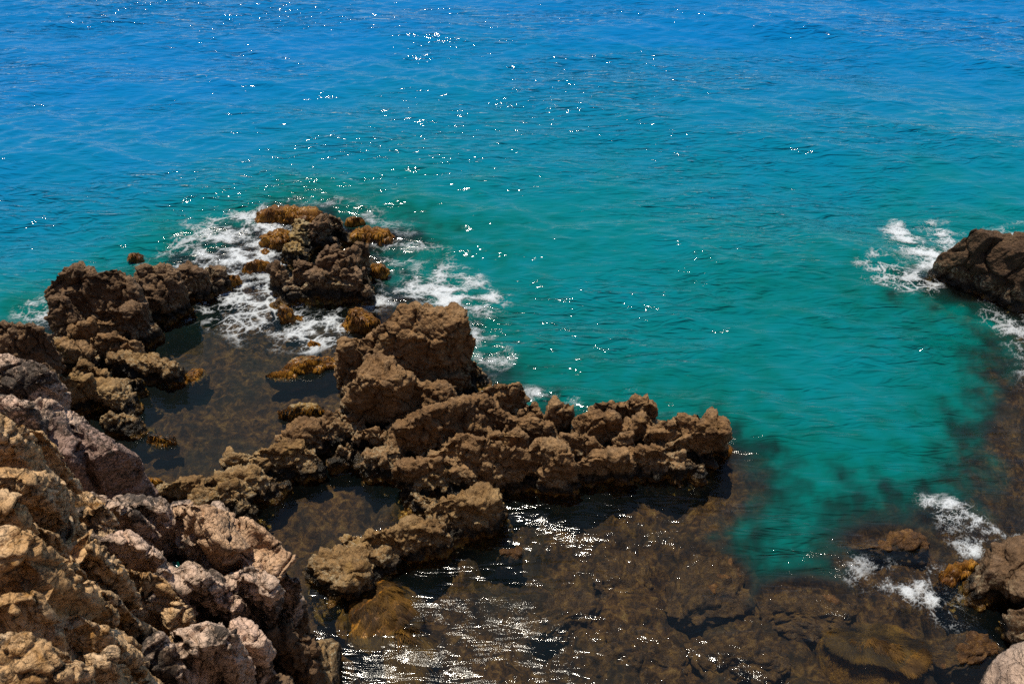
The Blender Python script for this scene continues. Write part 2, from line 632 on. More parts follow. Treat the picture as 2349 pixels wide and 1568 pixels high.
def islands(F, least=40):
    """connected groups of faces, without the crumbs"""
    if len(F) < least:
        return []
    used, inv = np.unique(F, return_inverse=True)
    f = inv.reshape(F.shape)
    lab = np.arange(len(used))
    while True:
        m_ = lab[f].min(1)
        new = lab.copy()
        for k in range(4):
            np.minimum.at(new, f[:, k], m_)
        new = new[new]
        new = new[new]
        if (new == lab).all():
            break
        lab = new
    fl = lab[f[:, 0]]
    ids, cnt = np.unique(fl, return_counts=True)
    order = ids[np.argsort(-cnt)]
    main = fl == order[0]
    out = [F[main]]
    for i_ in order[1:]:
        g = F[fl == i_]
        if len(g) >= least:
            out.append(g)
    return out


def outcrop(parent, items, voxel=0.036, grow=1.24, joint=0.06, relax=3, seed0=0):
    """items: (spec, style, material, part name). One weathered mass, parted along its joints into the blocks one can tell apart."""
    G = []
    Vs, Fs, off = [], [], 0
    for k, (spec, style, mat, pn) in enumerate(items):
        c, dims, R, h = spec_geom(spec, grow)
        pw, chops = STYLE[style][:2]
        rs = np.random.RandomState(seed0 + k * 7 + 3)
        D, F = cube_sphere(26)
        r = (np.abs(D) ** pw).sum(1) ** (-1 / pw)
        planes = []
        for j in range(chops):
            nv = rs.normal(size=3)
            nv[2] = nv[2] * 0.8 + 0.25
            nv /= np.linalg.norm(nv)
            planes.append((nv, rs.uniform(0.74, 1.0)))
        for nv, o_ in planes:
            r = np.minimum(r, o_ / np.maximum(D @ nv, 1e-3))
        V = (D * r[:, None] * dims / 2) @ R.T + c
        Q = V.astype(np.float32)
        V = V + 0.10 * min(1, dims.min()) * np.stack([fbm(Q * 1.1 + 50 * t, 3) for t in range(3)], 1)
        Vs.append(V)
        Fs.append(F + off)
        off += len(V)
        G.append((c, dims / 2, R, pw, planes, style, mat, pn, h))
    tmp = bpy.data.objects.new('tmp', mesh_from('tmp', np.concatenate(Vs), np.concatenate(Fs), M_BROWN))
    COL.objects.link(tmp)
    md = tmp.modifiers.new('r', 'REMESH')
    md.mode = 'VOXEL'
    md.voxel_size = voxel
    ev = tmp.evaluated_get(bpy.context.evaluated_depsgraph_get())
    me = ev.to_mesh()
    V = np.empty(len(me.vertices) * 3, np.float32)
    me.vertices.foreach_get('co', V)
    V = V.reshape(-1, 3).astype(np.float64)
    F = np.empty(len(me.loops), np.int32)
    me.loops.foreach_get('vertex_index', F)
    F = F.reshape(-1, 4)
    E = np.empty(len(me.edges) * 2, np.int32)
    me.edges.foreach_get('vertices', E)
    E = E.reshape(-1, 2)
    ev.to_mesh_clear()
    tm = tmp.data
    bpy.data.objects.remove(tmp)
    bpy.data.meshes.remove(tm)
    nV = len(V)
    deg = np.maximum(np.bincount(E.ravel(), minlength=nV), 1)

    def lap(X):
        out = np.empty_like(X)
        for a in range(X.shape[1]):
            out[:, a] = np.bincount(E[:, 0], X[E[:, 1], a], nV) + np.bincount(E[:, 1], X[E[:, 0], a], nV)
        return out / deg[:, None]
    for _ in range(relax):
        V = V * 0.45 + lap(V) * 0.55
    # nearest and second nearest block
    f1 = np.full(nV, 99.0)
    f2 = f1.copy()
    own = np.zeros(nV, np.int32)
    Qw = V + 0.05 * np.stack([fbm(V * 2.2 + 9, 3), fbm(V * 2.2 + 70, 3), fbm(V * 2.2 + 31, 3)], 1)
    for k, (c, hd, R, pw, planes, *_r) in enumerate(G):
        L = ((Qw - c) @ R) / hd
        q = (np.abs(L) ** pw).sum(1) ** (1 / pw)
        for nv, o_ in planes:
            q = np.maximum(q, (L @ nv) / o_)
        dq = (q - 1) * hd.min()
        lt = dq < f1
        f2 = np.where(lt, f1, np.minimum(f2, dq))
        own = np.where(lt, k, own)
        f1 = np.where(lt, dq, f1)

    def normals(X):
        fn = np.cross(X[F[:, 2]] - X[F[:, 0]], X[F[:, 3]] - X[F[:, 1]])
        N = np.zeros_like(X)
        for a in range(3):
            for k in range(4):
                N[:, a] += np.bincount(F[:, k], fn[:, a], nV)
        return N / np.maximum(np.linalg.norm(N, axis=1), 1e-9)[:, None]
    N = normals(V)
    ST_ = np.array([STYLE[g[5]] for g in G])[own]
    lump, bil, bf, fine, crk, warp = (ST_[:, j] for j in range(2, 8))
    Q = V.astype(np.float32)
    d = lump * 0.9 * fbm(Q * 1.2 + 13, 3)
    b1 = np.abs(perlin(Q * bf[:, None] + 3.1))
    b2 = np.abs(perlin(Q * bf[:, None] * 2.3 + 9.7))
    b3 = np.abs(perlin(Q * bf[:, None] * 4.4 + 4.4))
    d = d + bil * ((b1 - 0.28) + 0.6 * (b2 - 0.28) + 0.35 * (b3 - 0.28)) * 2.0
    d = d + fine * (fbm(Q * 7.5 + 5, 3, 0.65) + 0.9 * (np.abs(perlin(Q * 17)) - 0.3))
    wq = Q + 0.30 * np.stack([perlin(Q * 1.3 + 7), perlin(Q * 1.3 + 21), perlin(Q * 1.3 + 40)], 1)
    strat0 = np.isin(np.array([g[5] for g in G])[own], ('cliff', 'slab'))
    big = np.where(strat0, 0.26, 0.58)
    wq = Q + 0.16 * np.stack([fbm(Q * 1.5 + 7, 3), fbm(Q * 1.5 + 21, 3), fbm(Q * 1.5 + 40, 3)], 1)
    fv, e = facet3(wq * np.array((1.3, 1.1, 1.0), np.float32) * 1.7, 5)
    d = d + big * 0.15 * fv - crk * 1.5 * (1 - sstep(0.0, 0.08, e))
    fv, e = facet3(wq * 4.2 + 3, 9)
    d = d + np.where(strat0, 0.9, 1.5) * big * 0.05 * fv - crk * 0.5 * (1 - sstep(0.0, 0.12, e))
    fv, e = facet3(Q * 9.5 + 1, 11)
    d = d + big * 0.032 * fv
    strat = np.isin(np.array([g[5] for g in G])[own], ('cliff', 'slab'))
    if strat.any():
        ph = (Q @ np.array((0.28, -0.22, 0.93), np.float32)) * 2.6 + 0.9 * perlin(Q * 0.9) + 0.25 * perlin(Q * 3)
        st_ = np.abs((ph % 1.0) - 0.5) * 2
        d = d - strat * 0.05 * (1 - sstep(0.0, 0.2, st_))
    d = d - joint * (1 - sstep(0.0, 0.08, f2 - f1))
    V = V + N * d[:, None]
    V[:, 2] = np.maximum(V[:, 2], -1.6)
    fo = own[F[:, 0]]
    po = np.array(parent.location)

    def part_of(g, vv, ff):
        o = g[0].copy()
        o[2] = vv[:, 2].min()
        ob = link(g[7], mesh_from(g[7], vv - o, ff, g[6]), parent, tuple(o - po))
        BOULD.setdefault(parent.name, []).append((g[0], (g[1][0] * 2, g[1][1] * 2, g[8]), vv, None, ob))
    for k, g in enumerate(G):
        for sel in islands(F[fo == k]):
            used, inv = np.unique(sel, return_inverse=True)
            part_of(g, V[used], inv.reshape(sel.shape))


def fronds(V, F, count, parent, mat, length=(0.04, 0.10), width=0.008, zmin=-0.05, nzmin=0.05, flow=None, lift=0.14,
           name='seaweed_fronds', seed=1, segs=3, droop=1.3, keep=None, sag=0.45, zfloor=-9.0):
    rs = np.random.RandomState(seed)
    A, B, C_, D_ = (V[F[:, k]] for k in range(4))
    N = np.cross(C_ - A, D_ - B)
    ar = np.linalg.norm(N, axis=1)
    N = N / np.maximum(ar, 1e-9)[:, None]
    ctr = (A + B + C_ + D_) / 4
    ok = (N[:, 2] > nzmin) & (ctr[:, 2] > zmin)
    if keep is not None:
        ok &= keep(ctr)
    w = ar * ok
    if w.sum() <= 0:
        return None
    pick = rs.choice(len(F), count, p=w / w.sum())
    u, v = rs.rand(count, 1), rs.rand(count, 1)
    p = (A[pick] * (1 - u) + B[pick] * u) * (1 - v) + (D_[pick] * (1 - u) + C_[pick] * u) * v
    n = N[pick]
    down = np.array((0, 0, -1.0)) + n * n[:, 2:3]
    down /= np.maximum(np.linalg.norm(down, axis=1), 1e-4)[:, None]
    dirv = down * droop + rs.normal(size=(count, 3)) * 0.35
    if flow is not None:
        dirv = dirv * 0.35 + flow(p)
    sw = np.stack([perlin(p * 2.5 + 3), perlin(p * 2.5 + 30), 0 * p[:, 0]], 1)
    dirv += sw * 0.9
    dirv -= n * (dirv * n).sum(1)[:, None]
    dirv /= np.maximum(np.linalg.norm(dirv, axis=1), 1e-4)[:, None]
    L = rs.uniform(*length, size=(count, 1))
    side = np.cross(n, dirv)
    wd = width * rs.uniform(0.6, 1.4, size=(count, 1))
    Vs, tint = [], []
    tbase = np.clip(0.5 + 0.75 * fbm(p * 3.0 + 11, 3) + rs.normal(size=count) * 0.16, 0, 1)
    for k in range(segs + 1):
        t = k / segs
        q = p + dirv * L * t + n * (lift * L * (t - t * t * 0.95)) + side * (0.12 * L * np.sin(3 * t + rs.rand(count, 1) * 6))
        q[:, 2] -= (sag * L * t * t)[:, 0]
        q[:, 2] = np.maximum(q[:, 2], zfloor + 0.02 * rs.rand(count))
        if k < segs:
            hw = wd * (1 - 0.55 * t)
            Vs += [q - side * hw, q + side * hw]
            tint += [tbase * (0.75 + 0.25 * t)] * 2
        else:
            Vs += [q]
            tint += [np.clip(tbase * 1.05, 0, 1)]
    m_ = len(Vs)
    VV = np.stack(Vs, 1).reshape(-1, 3)
    tt = np.stack(tint, 1).ravel()
    base = (np.arange(count) * m_)[:, None]
    tris = []
    for k in range(segs - 1):
        a = 2 * k
        tris += [base + np.array((a, a + 1, a + 3)), base + np.array((a, a + 3, a + 2))]
    a = 2 * (segs - 1)
    tris += [base + np.array((a, a + 1, a + 2))]
    FF = np.concatenate(tris)
    po = np.array(parent.location)
    o = link(name, mesh_from(name, VV - po, FF, mat, True, {'tint': tt}), parent)
    o['kind'] = 'stuff'
    return o


def grid(X, Y):
    gx, gy = np.meshgrid(X, Y, indexing='ij')
    nx, ny = len(X), len(Y)
    i, j = np.meshgrid(np.arange(nx - 1), np.arange(ny - 1), indexing='ij')
    q = (i * ny + j).ravel()
    return gx.ravel(), gy.ravel(), np.stack([q, q + ny, q + ny + 1, q + 1], 1)


def poly_px(pts, z=0.0):
    return np.array([P(x, y, z)[:2] for x, y in pts])


def poly_sdf(poly, x, y):
    """signed distance, negative inside"""
    d = np.full(x.shape, 1e9)
    ins = np.zeros(x.shape, bool)
    n = len(poly)
    for k in range(n):
        ax, ay = poly[k]
        bx, by = poly[(k + 1) % n]
        ex, ey = bx - ax, by - ay
        wx, wy = x - ax, y - ay
        t = np.clip((wx * ex + wy * ey) / (ex * ex + ey * ey + 1e-12), 0, 1)
        d = np.minimum(d, (wx - ex * t) ** 2 + (wy - ey * t) ** 2)
        c = ((ay > y) != (by > y))
        xi = ax + (y - ay) * ex / (ey if abs(ey) > 1e-12 else 1e-12)
        ins ^= c & (x < xi)
    d = np.sqrt(d)
    return np.where(ins, -d, d)


# ------------------------------------------------------------------ rocks
EXEC_ROCKS = True
# main outcrop in the middle
A = thing('rock_outcrop', 'big brown craggy rock outcrop running across the middle to a blunt point', 'rock outcrop', tuple(P(1050, 1000)))
A_SPECS = [
    # the tall block
    (846, 684, 1064, 850, 0.9, 1.3, -4, 0, 3), (786, 752, 905, 925, 0.0, 1.75, 6), (880, 730, 1060, 868, 0.3, 1.5, 8, 6),
    (812, 792, 962, 974, 0.35, 1.5, -6, 8, -4), (930, 872, 1032, 960, 0.4, 1.15, 14, 4), (1015, 815, 1114, 884, 0.1, 1.2, -10),
    (950, 800, 1070, 890, 0.4, 1.25, 20), (846, 860, 960, 975, 0.3, 1.25, 4),
    (990, 850, 1085, 905, 0.3, 1.1, 10),
    # the slab that climbs to the right
    (925, 895, 1130, 1034, 0.35, 1.25, 16, 4, -4), (1040, 872, 1196, 968, 0.3, 1.3, 18, 4, -6), (1010, 930, 1170, 1010, 0.3, 1.2, 12),
    (1184, 920, 1250, 990, 0.3, 1.15, 0), (1250, 910, 1314, 990, 0.35, 1.2, 8), (1156, 938, 1290, 1020, 0.35, 1.2, 4, 5),
    (1090, 985, 1200, 1050, 0.5, 1.1, 10),
    # the ridge to the point
    (1345, 916, 1440, 972, 0.4, 1.0, 6), (1400, 908, 1500, 965, 0.5, 1.05, -8), (1492, 926, 1662, 1046, 0.25, 1.15, -6, 4, -2),
    (1415, 944, 1500, 1010, 0.4, 1.05, 12), (1310, 945, 1420, 1020, 0.4, 1.05, 4), (1384, 976, 1442, 1056, 0.35, 1.0, 22, 6, 14),
    (1436, 1002, 1545, 1076, 0.25, 0.72, -6, 10, -8), (1480, 980, 1570, 1040, 0.3, 1.0, 6), (1290, 985, 1390, 1060, 0.3, 1.1, 0),
    # the front wall
    (1198, 1000, 1326, 1128, 0.05, 1.35, 3, 4), (1058, 980, 1202, 1122, 0.1, 1.5, -3, 6), (1318, 1020, 1440, 1112, 0.05, 1.1, 4, 4),
    (1425, 1030, 1600, 1104, 0.0, 0.85, -8), (1540, 1010, 1640, 1070, 0.0, 0.9, -10),
    (918, 1022, 1062, 1116, 0.15, 1.0, 14, 8, -6), (990, 994, 1105, 1046, 0.6, 0.85, 8), (1010, 1060, 1110, 1130, 0.05, 0.85, 0),
    # low rocks left of the block
    (826, 1014, 936, 1098, 0.05, 0.62, 8), (756, 1020, 824, 1072, 0.05, 0.6, 0), (806, 976, 904, 1030, 0.25, 0.6, 6),
    (648, 950, 758, 1060, 0.0, 0.85, 10), (736, 940, 836, 1020, 0.1, 0.75, -8), (786, 912, 850, 966, 0.15, 0.7, 5),
    (884, 970, 950, 1012, 0.3, 0.5, 0), (880, 1010, 940, 1046, 0.3, 0.5, 5),
]
ITEMS = [(s, 'brown' if s[5] > 0.9 else 'knobbly', M_BROWN, 'boulder') for s in A_SPECS]
ITEMS = [(s[:5] + (s[5] * (0.86 if s[0] > 1300 else 1.0),) + s[6:], a_, b_, c_) for s, a_, b_, c_ in ITEMS]
# the low left arm of the outcrop
A_ARM = [
    (572, 1000, 722, 1106, 0.0, 0.85, 12), (476, 1046, 640, 1156, 0.0, 0.72, 14), (520, 1030, 620, 1090, 0.1, 0.6, 0),
    (354, 1080, 474, 1170, 0.0, 0.8, -6), (428, 1098, 565, 1190, 0.0, 0.75, 10), (535, 1150, 594, 1200, 0.0, 0.5, 0),
    (640, 1046, 728, 1096, 0.0, 0.5, 0), (560, 1090, 640, 1140, 0.0, 0.5, 0), (480, 1130, 560, 1190, 0.0, 0.55, 0),
]
ITEMS += [(s, 'knobbly', M_OCHRE, 'boulder') for s in A_ARM]
# the front arm
A_FRONT = [
    (980, 1106, 1156, 1236, 0.0, 0.95, 18, 4, -6), (816, 1178, 1032, 1290, 0.0, 0.9, 16, 4, -4), (722, 1238, 880, 1376, 0.0, 0.72, 10),
    (840, 1230, 910, 1330, 0.0, 0.6, 0), (924, 1112, 1012, 1194, 0.0, 0.55, 0), (920, 1108, 965, 1150, 0.0, 0.4, 0), (960, 1150, 1050, 1210, 0.1, 0.7, 10),
    (770, 1225, 850, 1290, 0.0, 0.6, 20), (950, 1075, 1080, 1150, 0.0, 0.75, 10),
]
ITEMS += [(s, 'knobbly', M_OCHRE, 'boulder') for s in A_FRONT]
outcrop(A, ITEMS)
bulk(A, BOULD[A.name], M_BROWN, sink=0.28, edge=-0.1, drop=6)
_, rec = rock((783, 698, 880, 762, 0.0, 0.5), A, style='algae', mat=M_ALGAE, name='weedy_shelf')
fronds(rec[2], rec[3], 3500, A, M_FROND, seed=5, zmin=0.0)
_, rec = rock((1606, 1006, 1676, 1046, -0.05, 0.35), A, style='algae', mat=M_ALGAE, name='weedy_shelf')
fronds(rec[2], rec[3], 1800, A, M_FROND, seed=6, zmin=0.0)

# reef rocks beyond the tall block
B = thing('reef_rock', 'cluster of upright dark brown rock pinnacles ringed by surf beyond the big outcrop', 'rock', tuple(P(735, 680)))
ITEMS = []
for s in [(722, 552, 772, 668, 0.2, 1.45, 8, 0, 4), (748, 596, 842, 698, 0.0, 1.35, -12, 6, 10), (800, 552, 848, 612, 0.5, 1.1, 0), (664, 586, 734, 672, 0.1, 1.0, 10),
          (616, 600, 664, 690, 0.0, 1.0, 0, 0, -4), (622, 650, 740, 706, -0.05, 0.55, 6), (720, 640, 850, 706, -0.05, 0.75, -4), (760, 560, 830, 640, 0.4, 1.15, 16),
          (690, 610, 770, 690, 0.1, 0.95, 0), (768, 570, 812, 640, 0.6, 1.0, 12, 6, 14), (812, 600, 850, 680, 0.0, 1.0, 0)]:
    ITEMS.append((s, 'brown', M_BROWN2, 'boulder'))
outcrop(B, ITEMS, 0.03, 1.12)
_, rec = rock((836, 598, 888, 640, -0.05, 0.42), B, style='algae', mat=M_ALGAE, name='weedy_shelf')
fronds(rec[2], rec[3], 1800, B, M_FROND, seed=7, zmin=0.0)

B2 = thing('reef_rock', 'jagged grey crusted reef rock with yellow-green weed at the head of the reef', 'rock', tuple(P(720, 570)))
ITEMS = []
for s in [(702, 484, 770, 578, 0.0, 1.1, 6), (740, 488, 798, 560, 0.0, 0.85, -10), (720, 530, 790, 580, 0.0, 0.8, 0)]:
    ITEMS.append((s, 'knobbly', M_BROWN2, 'boulder'))
for s in [(664, 494, 712, 552, 0.0, 0.65, 0), (634, 546, 702, 614, 0.0, 0.6, 10), (660, 520, 720, 590, 0.0, 0.7, 0)]:
    ITEMS.append((s, 'knobbly', M_CRUST, 'boulder'))
outcrop(B2, ITEMS, 0.03, 1.1)
for s in [(596, 518, 670, 570, -0.05, 0.42, 12), (789, 498, 836, 522, -0.05, 0.35)]:
    _, rec = rock(s, B2, style='algae', mat=M_ALGAE, name='weedy_shelf')
    fronds(rec[2], rec[3], 2200, B2, M_FROND, seed=int(s[0]), zmin=0.0)


def weedy(spec, label, n=2500, seed=1, mat=M_ALGAE, fm=None, style='algae', name='weedy_rock', zmin=0.0, length=(0.04, 0.10)):
    x0, y0, x1, y1 = spec[:4]
    t = thing(name, label, 'rock', tuple(P((x0 + x1) / 2, y1 - 3)))
    _, rec = rock(spec, t, style=style, mat=mat, name='boulder')
    if n:
        fronds(rec[2], rec[3], int(n * 1.6), t, fm or M_FROND, seed=seed, zmin=zmin, length=length)
    return t, rec


weedy((590, 462, 734, 520, -0.05, 0.55, -6), 'brown weed-covered rock standing farthest out in the surf', 6500, 21)
weedy((806, 512, 902, 564, -0.05, 0.42, -4), 'low orange-brown weedy rock at the right side of the reef', 3500, 22)
weedy((560, 594, 626, 630, -0.05, 0.34), 'small orange weedy rock in the foam left of the pinnacles', 2200, 23)
weedy((294, 576, 322, 600, -0.08, 0.2), 'tiny weedy rock poking up behind the left headland rock', 700, 24)
weedy((640, 700, 676, 740, 0.0, 0.42), 'small dark stump of rock in the foam below the pinnacles', 500, 25, M_BROWN2, style='knobbly', name='sea_rock')
weedy((664, 722, 696, 740, -0.05, 0.2), 'low yellow weedy lump right of the dark stump in the foam', 500, 26)
weedy((600, 468 + 100, 601 + 20, 590, -0.1, 0.2), 'wee brown knob of weed among the white foam of the reef', 200, 29)
weedy((650, 796, 782, 864, -0.06, 0.34, 10), 'golden weedy rock lying in the pool against the tall block', 4500, 27, M_CRUST, style='knobbly')
weedy((610, 838, 682, 872, -0.06, 0.24), 'flat yellow weedy rock at the tip of the golden one in the pool', 1500, 28, M_CRUST, style='knobbly')
weedy((704, 782, 734, 798, -0.04, 0.18), 'small round weed-topped stone at the head of the pool', 500, 31)
weedy((640, 920, 740, 968, 0.0, 0.42), 'pale crusted rock at the right edge of the tide pool', 400, 30, M_CRUST, style='knobbly', name='pool_rock')
weedy((328, 985, 394, 1028, 0.0, 0.30), 'lone pale stone standing in the tide pool', 150, 32, M_CRUST, style='knobbly', name='pool_rock')
weedy((306, 1090, 374, 1120, -0.02, 0.22), 'yellow weedy tongue of rock at the near edge of the tide pool', 700, 33, M_CRUST, style='knobbly')
weedy((372, 832, 464, 888, -0.05, 0.24), 'flat golden weedy rock jutting into the pool from the left rocks', 2200, 34, M_CRUST, style='knobbly')
weedy((684, 1434, 776, 1590, -0.1, 0.9, -8), 'ochre boulder at the foot of the cliff beside the sparkling water', 0, 35, M_OCHRE, style='brown', name='shore_boulder')

# left headland rock
C = thing('headland_rock', 'broad dark brown rock wall on the left with a low tail pointing at the reef', 'rock', tuple(P(260, 780)))
ITEMS = []
for s in [(112, 592, 250, 760, 0.1, 2.2, 4, 0, 0), (220, 594, 332, 770, 0.1, 2.2, -4, 4), (308, 602, 416, 745, 0.0, 1.7, -6), (404, 594, 484, 690, 0.0, 1.1, -4),
          (465, 600, 520, 672, 0.0, 0.7, 0), (108, 670, 180, 770, 0.4, 1.5, 0), (150, 640, 240, 745, 0.3, 1.7, 10), (350, 640, 425, 735, 0.0, 1.2, 0),
          (255, 680, 345, 800, 0.0, 1.2, 0)]:
    ITEMS.append((s, 'brown', M_BROWN2, 'boulder'))
for s in [(168, 718, 254, 796, 0.3, 1.0, 12, 4, 6), (216, 748, 320, 846, 0.0, 1.1, -8, 4), (112, 776, 190, 850, 0.1, 0.8, 0), (150, 770, 230, 850, 0.1, 0.7, 0)]:
    ITEMS.append((s, 'brown', M_BROWN, 'boulder'))
for s in [(256, 802, 400, 878, 0.0, 0.75, -10), (158, 826, 260, 900, 0.1, 0.7, 0), (180, 858, 298, 956, 0.0, 0.75, -12, 4), (266, 862, 344, 914, 0.0, 0.5, 8),
          (218, 932, 308, 1000, 0.0, 0.6, 0), (135, 850, 215, 930, 0.3, 0.8, 0), (115, 736, 150, 812, 0.0, 0.5, 0)]:
    ITEMS.append((s, 'knobbly', M_OCHRE, 'boulder'))
outcrop(C, ITEMS)
bulk(C, BOULD[C.name], M_BROWN2, sink=0.5, edge=-0.1, drop=6)
_, rec = rock((500, 624, 548, 664, -0.05, 0.38), C, style='algae', mat=M_ALGAE, name='weedy_shelf')
fronds(rec[2], rec[3], 1600, C, M_FROND, seed=41, zmin=0.0)

# cliff in the near left corner
D = thing('sea_cliff', 'cracked grey pink and cream limestone cliff filling the near left corner', 'cliff', tuple(P(250, 1500)))
ITEMS = []
for s in [(-60, 728, 112, 852, 1.4, 1.8, 4), (92, 824, 136, 890, 1.5, 1.0)]:
    ITEMS.append((s, 'brown', M_BROWN2, 'rock_block'))
for s in [(-70, 806, 122, 965, 2.6, 1.5, -14, 8, 12), (60, 868, 190, 1010, 2.2, 1.4, -24, 16, 8), (-30, 900, 90, 1010, 3.2, 1.2, 0)]:
    ITEMS.append((s, 'cliff', M_CLIFF, 'rock_block'))
for s in [(150, 912, 304, 1180, 0.7, 2.6, -30, 14, 18), (92, 905, 232, 1170, 1.0, 2.5, -26, 14, 14), (60, 960, 160, 1170, 1.4, 2.4, -22, 12, 10)]:
    ITEMS.append((s, 'slab', M_SLAB, 'rock_slab'))
for s in [(112, 1116, 330, 1240, 3.6, 1.4, -10, 8), (250, 1124, 400, 1240, 3.3, 1.3, -14, 6, 8), (180, 1190, 390, 1370, 3.2, 1.6, -10, 10, 6), (100, 1160, 230, 1280, 4.0, 1.2, 0)]:
    ITEMS.append((s, 'cliff', M_CLIFF, 'rock_block'))
for s in [(378, 1146, 600, 1290, 3.0, 1.4, -24, 10, 14), (470, 1170, 654, 1330, 2.4, 1.6, -30, 10, 22)]:
    ITEMS.append((s, 'cliff', M_CLIFFP, 'rock_block'))
for s in [(404, 1276, 540, 1410, 3.0, 1.4, -10, 8, 6), (516, 1250, 640, 1440, 2.2, 2.0, -20, 8, 14), (590, 1270, 690, 1450, 1.2, 2.2, -20, 6, 16),
          (360, 1380, 540, 1600, 2.9, 1.6, -14, 10, 8), (300, 1362, 366, 1434, 3.6, 0.8, 0), (306, 1420, 440, 1600, 3.4, 1.3, -8, 10),
          (500, 1400, 610, 1600, 1.8, 2.0, -14, 6, 10), (330, 1300, 420, 1400, 3.4, 1.0)]:
    ITEMS.append((s, 'cliff', M_CLIFF, 'rock_block'))
for s in [(590, 1420, 720, 1620, 0.3, 2.0, -10), (640, 1330, 700, 1480, 0.3, 1.8, 0), (560, 1520, 690, 1700, 1.0, 1.5)]:
    ITEMS.append((s, 'brown', M_BROWN2, 'rock_block'))
for s in [(-90, 930, 70, 1080, 6.3, 0.9, -10), (10, 960, 122, 1080, 6.0, 0.75, 14, 6), (-60, 1030, 100, 1180, 6.3, 0.8, 0, 8, 6), (40, 1060, 130, 1200, 5.8, 0.8, 12),
          (-80, 1130, 60, 1260, 6.6, 0.8, 0), (20, 1170, 130, 1290, 6.0, 0.8, 8),
          (-90, 1226, 126, 1385, 6.8, 0.9, -8, 8, 4), (112, 1200, 262, 1350, 5.2, 1.0, -14, 8, 8), (100, 1280, 220, 1400, 5.7, 0.8, 10), (190, 1300, 300, 1460, 4.6, 1.1, -10, 8),
          (96, 1376, 262, 1520, 5.8, 0.9, -12, 10, 8), (-60, 1360, 120, 1500, 6.6, 0.7, 0), (220, 1420, 320, 1600, 4.9, 0.9, -8), (-80, 1460, 160, 1640, 6.6, 0.7, 0),
          (130, 1490, 290, 1660, 5.5, 0.8, 10)]:
    ITEMS.append((s, 'cliff', M_CREAM, 'rock_block'))
ITEMS += [((200, 1300, 420, 1500, 3.0, 1.6), 'cliff', M_CREAM, 'rock_block'), ((60, 1150, 300, 1350, 3.4, 2.0), 'cliff', M_CREAM, 'rock_block'),
          ((300, 1250, 480, 1450, 2.4, 1.6), 'cliff', M_CLIFF, 'rock_block'), ((415, 1350, 530, 1450, 2.2, 1.3), 'cliff', M_CLIFF, 'rock_block'), ((400, 1215, 500, 1300, 2.8, 1.2), 'cliff', M_CLIFF, 'rock_block'), ((540, 1480, 640, 1640, 0.6, 2.2), 'cliff', M_CLIFF, 'rock_block')]
outcrop(D, ITEMS, 0.029, 1.16, joint=0.17, relax=2)


def cliff_base():
    """the land the blocks belong to: it carries them, goes on to the left and rises behind the viewer"""
    recs = BOULD[D.name]
    Cc = np.array([np.array(r[0]) for r in recs])
    Sc = np.array([(r[1][0], r[1][1]) for r in recs]) / 2
    Tc = np.array([r[0][2] + r[1][2] * 0.5 - 1.15 for r in recs])
    gx, gy, F = grid(np.arange(-24, 15, 0.11), np.arange(-9, 18, 0.11))
    num, den = np.zeros_like(gx), np.zeros_like(gx)
    near, sea_side = np.full_like(gx, 99.0), np.zeros_like(gx)
    for c, s_, t_ in zip(Cc, Sc, Tc):
        q = np.hypot((gx - c[0]) / (s_[0] * 0.8), (gy - c[1]) / (s_[1] * 0.8))
        w = 1.0 / (q ** 4 + 0.05)
        num += w * t_
        den += w
        nq = (q - 1) * min(s_) * 0.8
        sea_side = np.where(nq < near, (gx - c[0]) * 0.85 + (gy - c[1]) * 0.5, sea_side)
        near = np.minimum(near, nq)
    p3 = np.stack([gx, gy, 0 * gx], 1)
    wob = 0.35 * fbm(p3 * 0.6, 3)
    o_ = np.maximum(np.where(sea_side > 0, near, 0) + 0.35, 0) * (sea_side > 0)
    zb = num / den - 9 * o_ - 5 * np.maximum(gy - 13.3, 0)
    zback = np.clip((5.2 + 1.2 * sstep(2.5, 4.5, gx) + wob - gy) * 2.4, -3, 12.0)
    lim = -0.5625 * (0.743 * gy + 9.37) - 0.9 - 2.2 * np.maximum(gy - 12.5, 0)
    zleft = np.clip((lim + wob - gx) * 2.4, -3, 10.5)
    z = np.maximum(np.maximum(zb, zback), zleft)
    q3 = np.stack([gx, gy, z * 0.5], 1).astype(np.float32)
    z = z + 0.10 * fbm(q3 * 1.4, 4) + 0.12 * facet3(q3 * 1.5, 5)[0] + 0.05 * facet3(q3 * 4, 9)[0]
    keep = z > -1.2
    z = np.maximum(z, -1.3)
    F = islands(F[keep[F].any(1)])[0]
    used, inv = np.unique(F, return_inverse=True)
    V = np.stack([gx, gy, z], 1)[used]
    return link('rock_base', mesh_from('rock_base', V - np.array(D.location), inv.reshape(F.shape), M_CLIFF), D)


cliff_base()

# right hand rocks
R1 = thing('sea_rock', 'dark rounded brown rock at the right edge with surf curling round it', 'rock', tuple(P(2260, 680)))
for s in [(2156, 530, 2290, 672, 0.0, 1.6, -8, 0, -4), (2220, 540, 2420, 700, 0.0, 1.7, -16, 0, 6), (2330, 580, 2560, 740, 0.0, 1.5, -20)]:
    rock(s, R1, style='brown', mat=M_DARK)
rock((2140, 598, 2190, 634, 0.0, 0.4), R1, style='algae', mat=M_ALGAE, name='weedy_shelf')
R2 = thing('shore_rock', 'ochre knobbly rock at the lower right edge with brown weed along its foot', 'rock', tuple(P(2280, 1360)))
for s in [(2200, 1236, 2400, 1370, 0.0, 0.9, 24), (2290, 1216, 2480, 1400, 0.0, 1.2, 20), (2330, 1360, 2480, 1500, 0.0, 1.0)]:
    rock(s, R2, style="knobbly", mat=M_BROWN2)
_, rec = rock((2150, 1280, 2250, 1340, -0.1, 0.42, 20), R2, style='algae', mat=M_ALGAE, name='weedy_shelf')
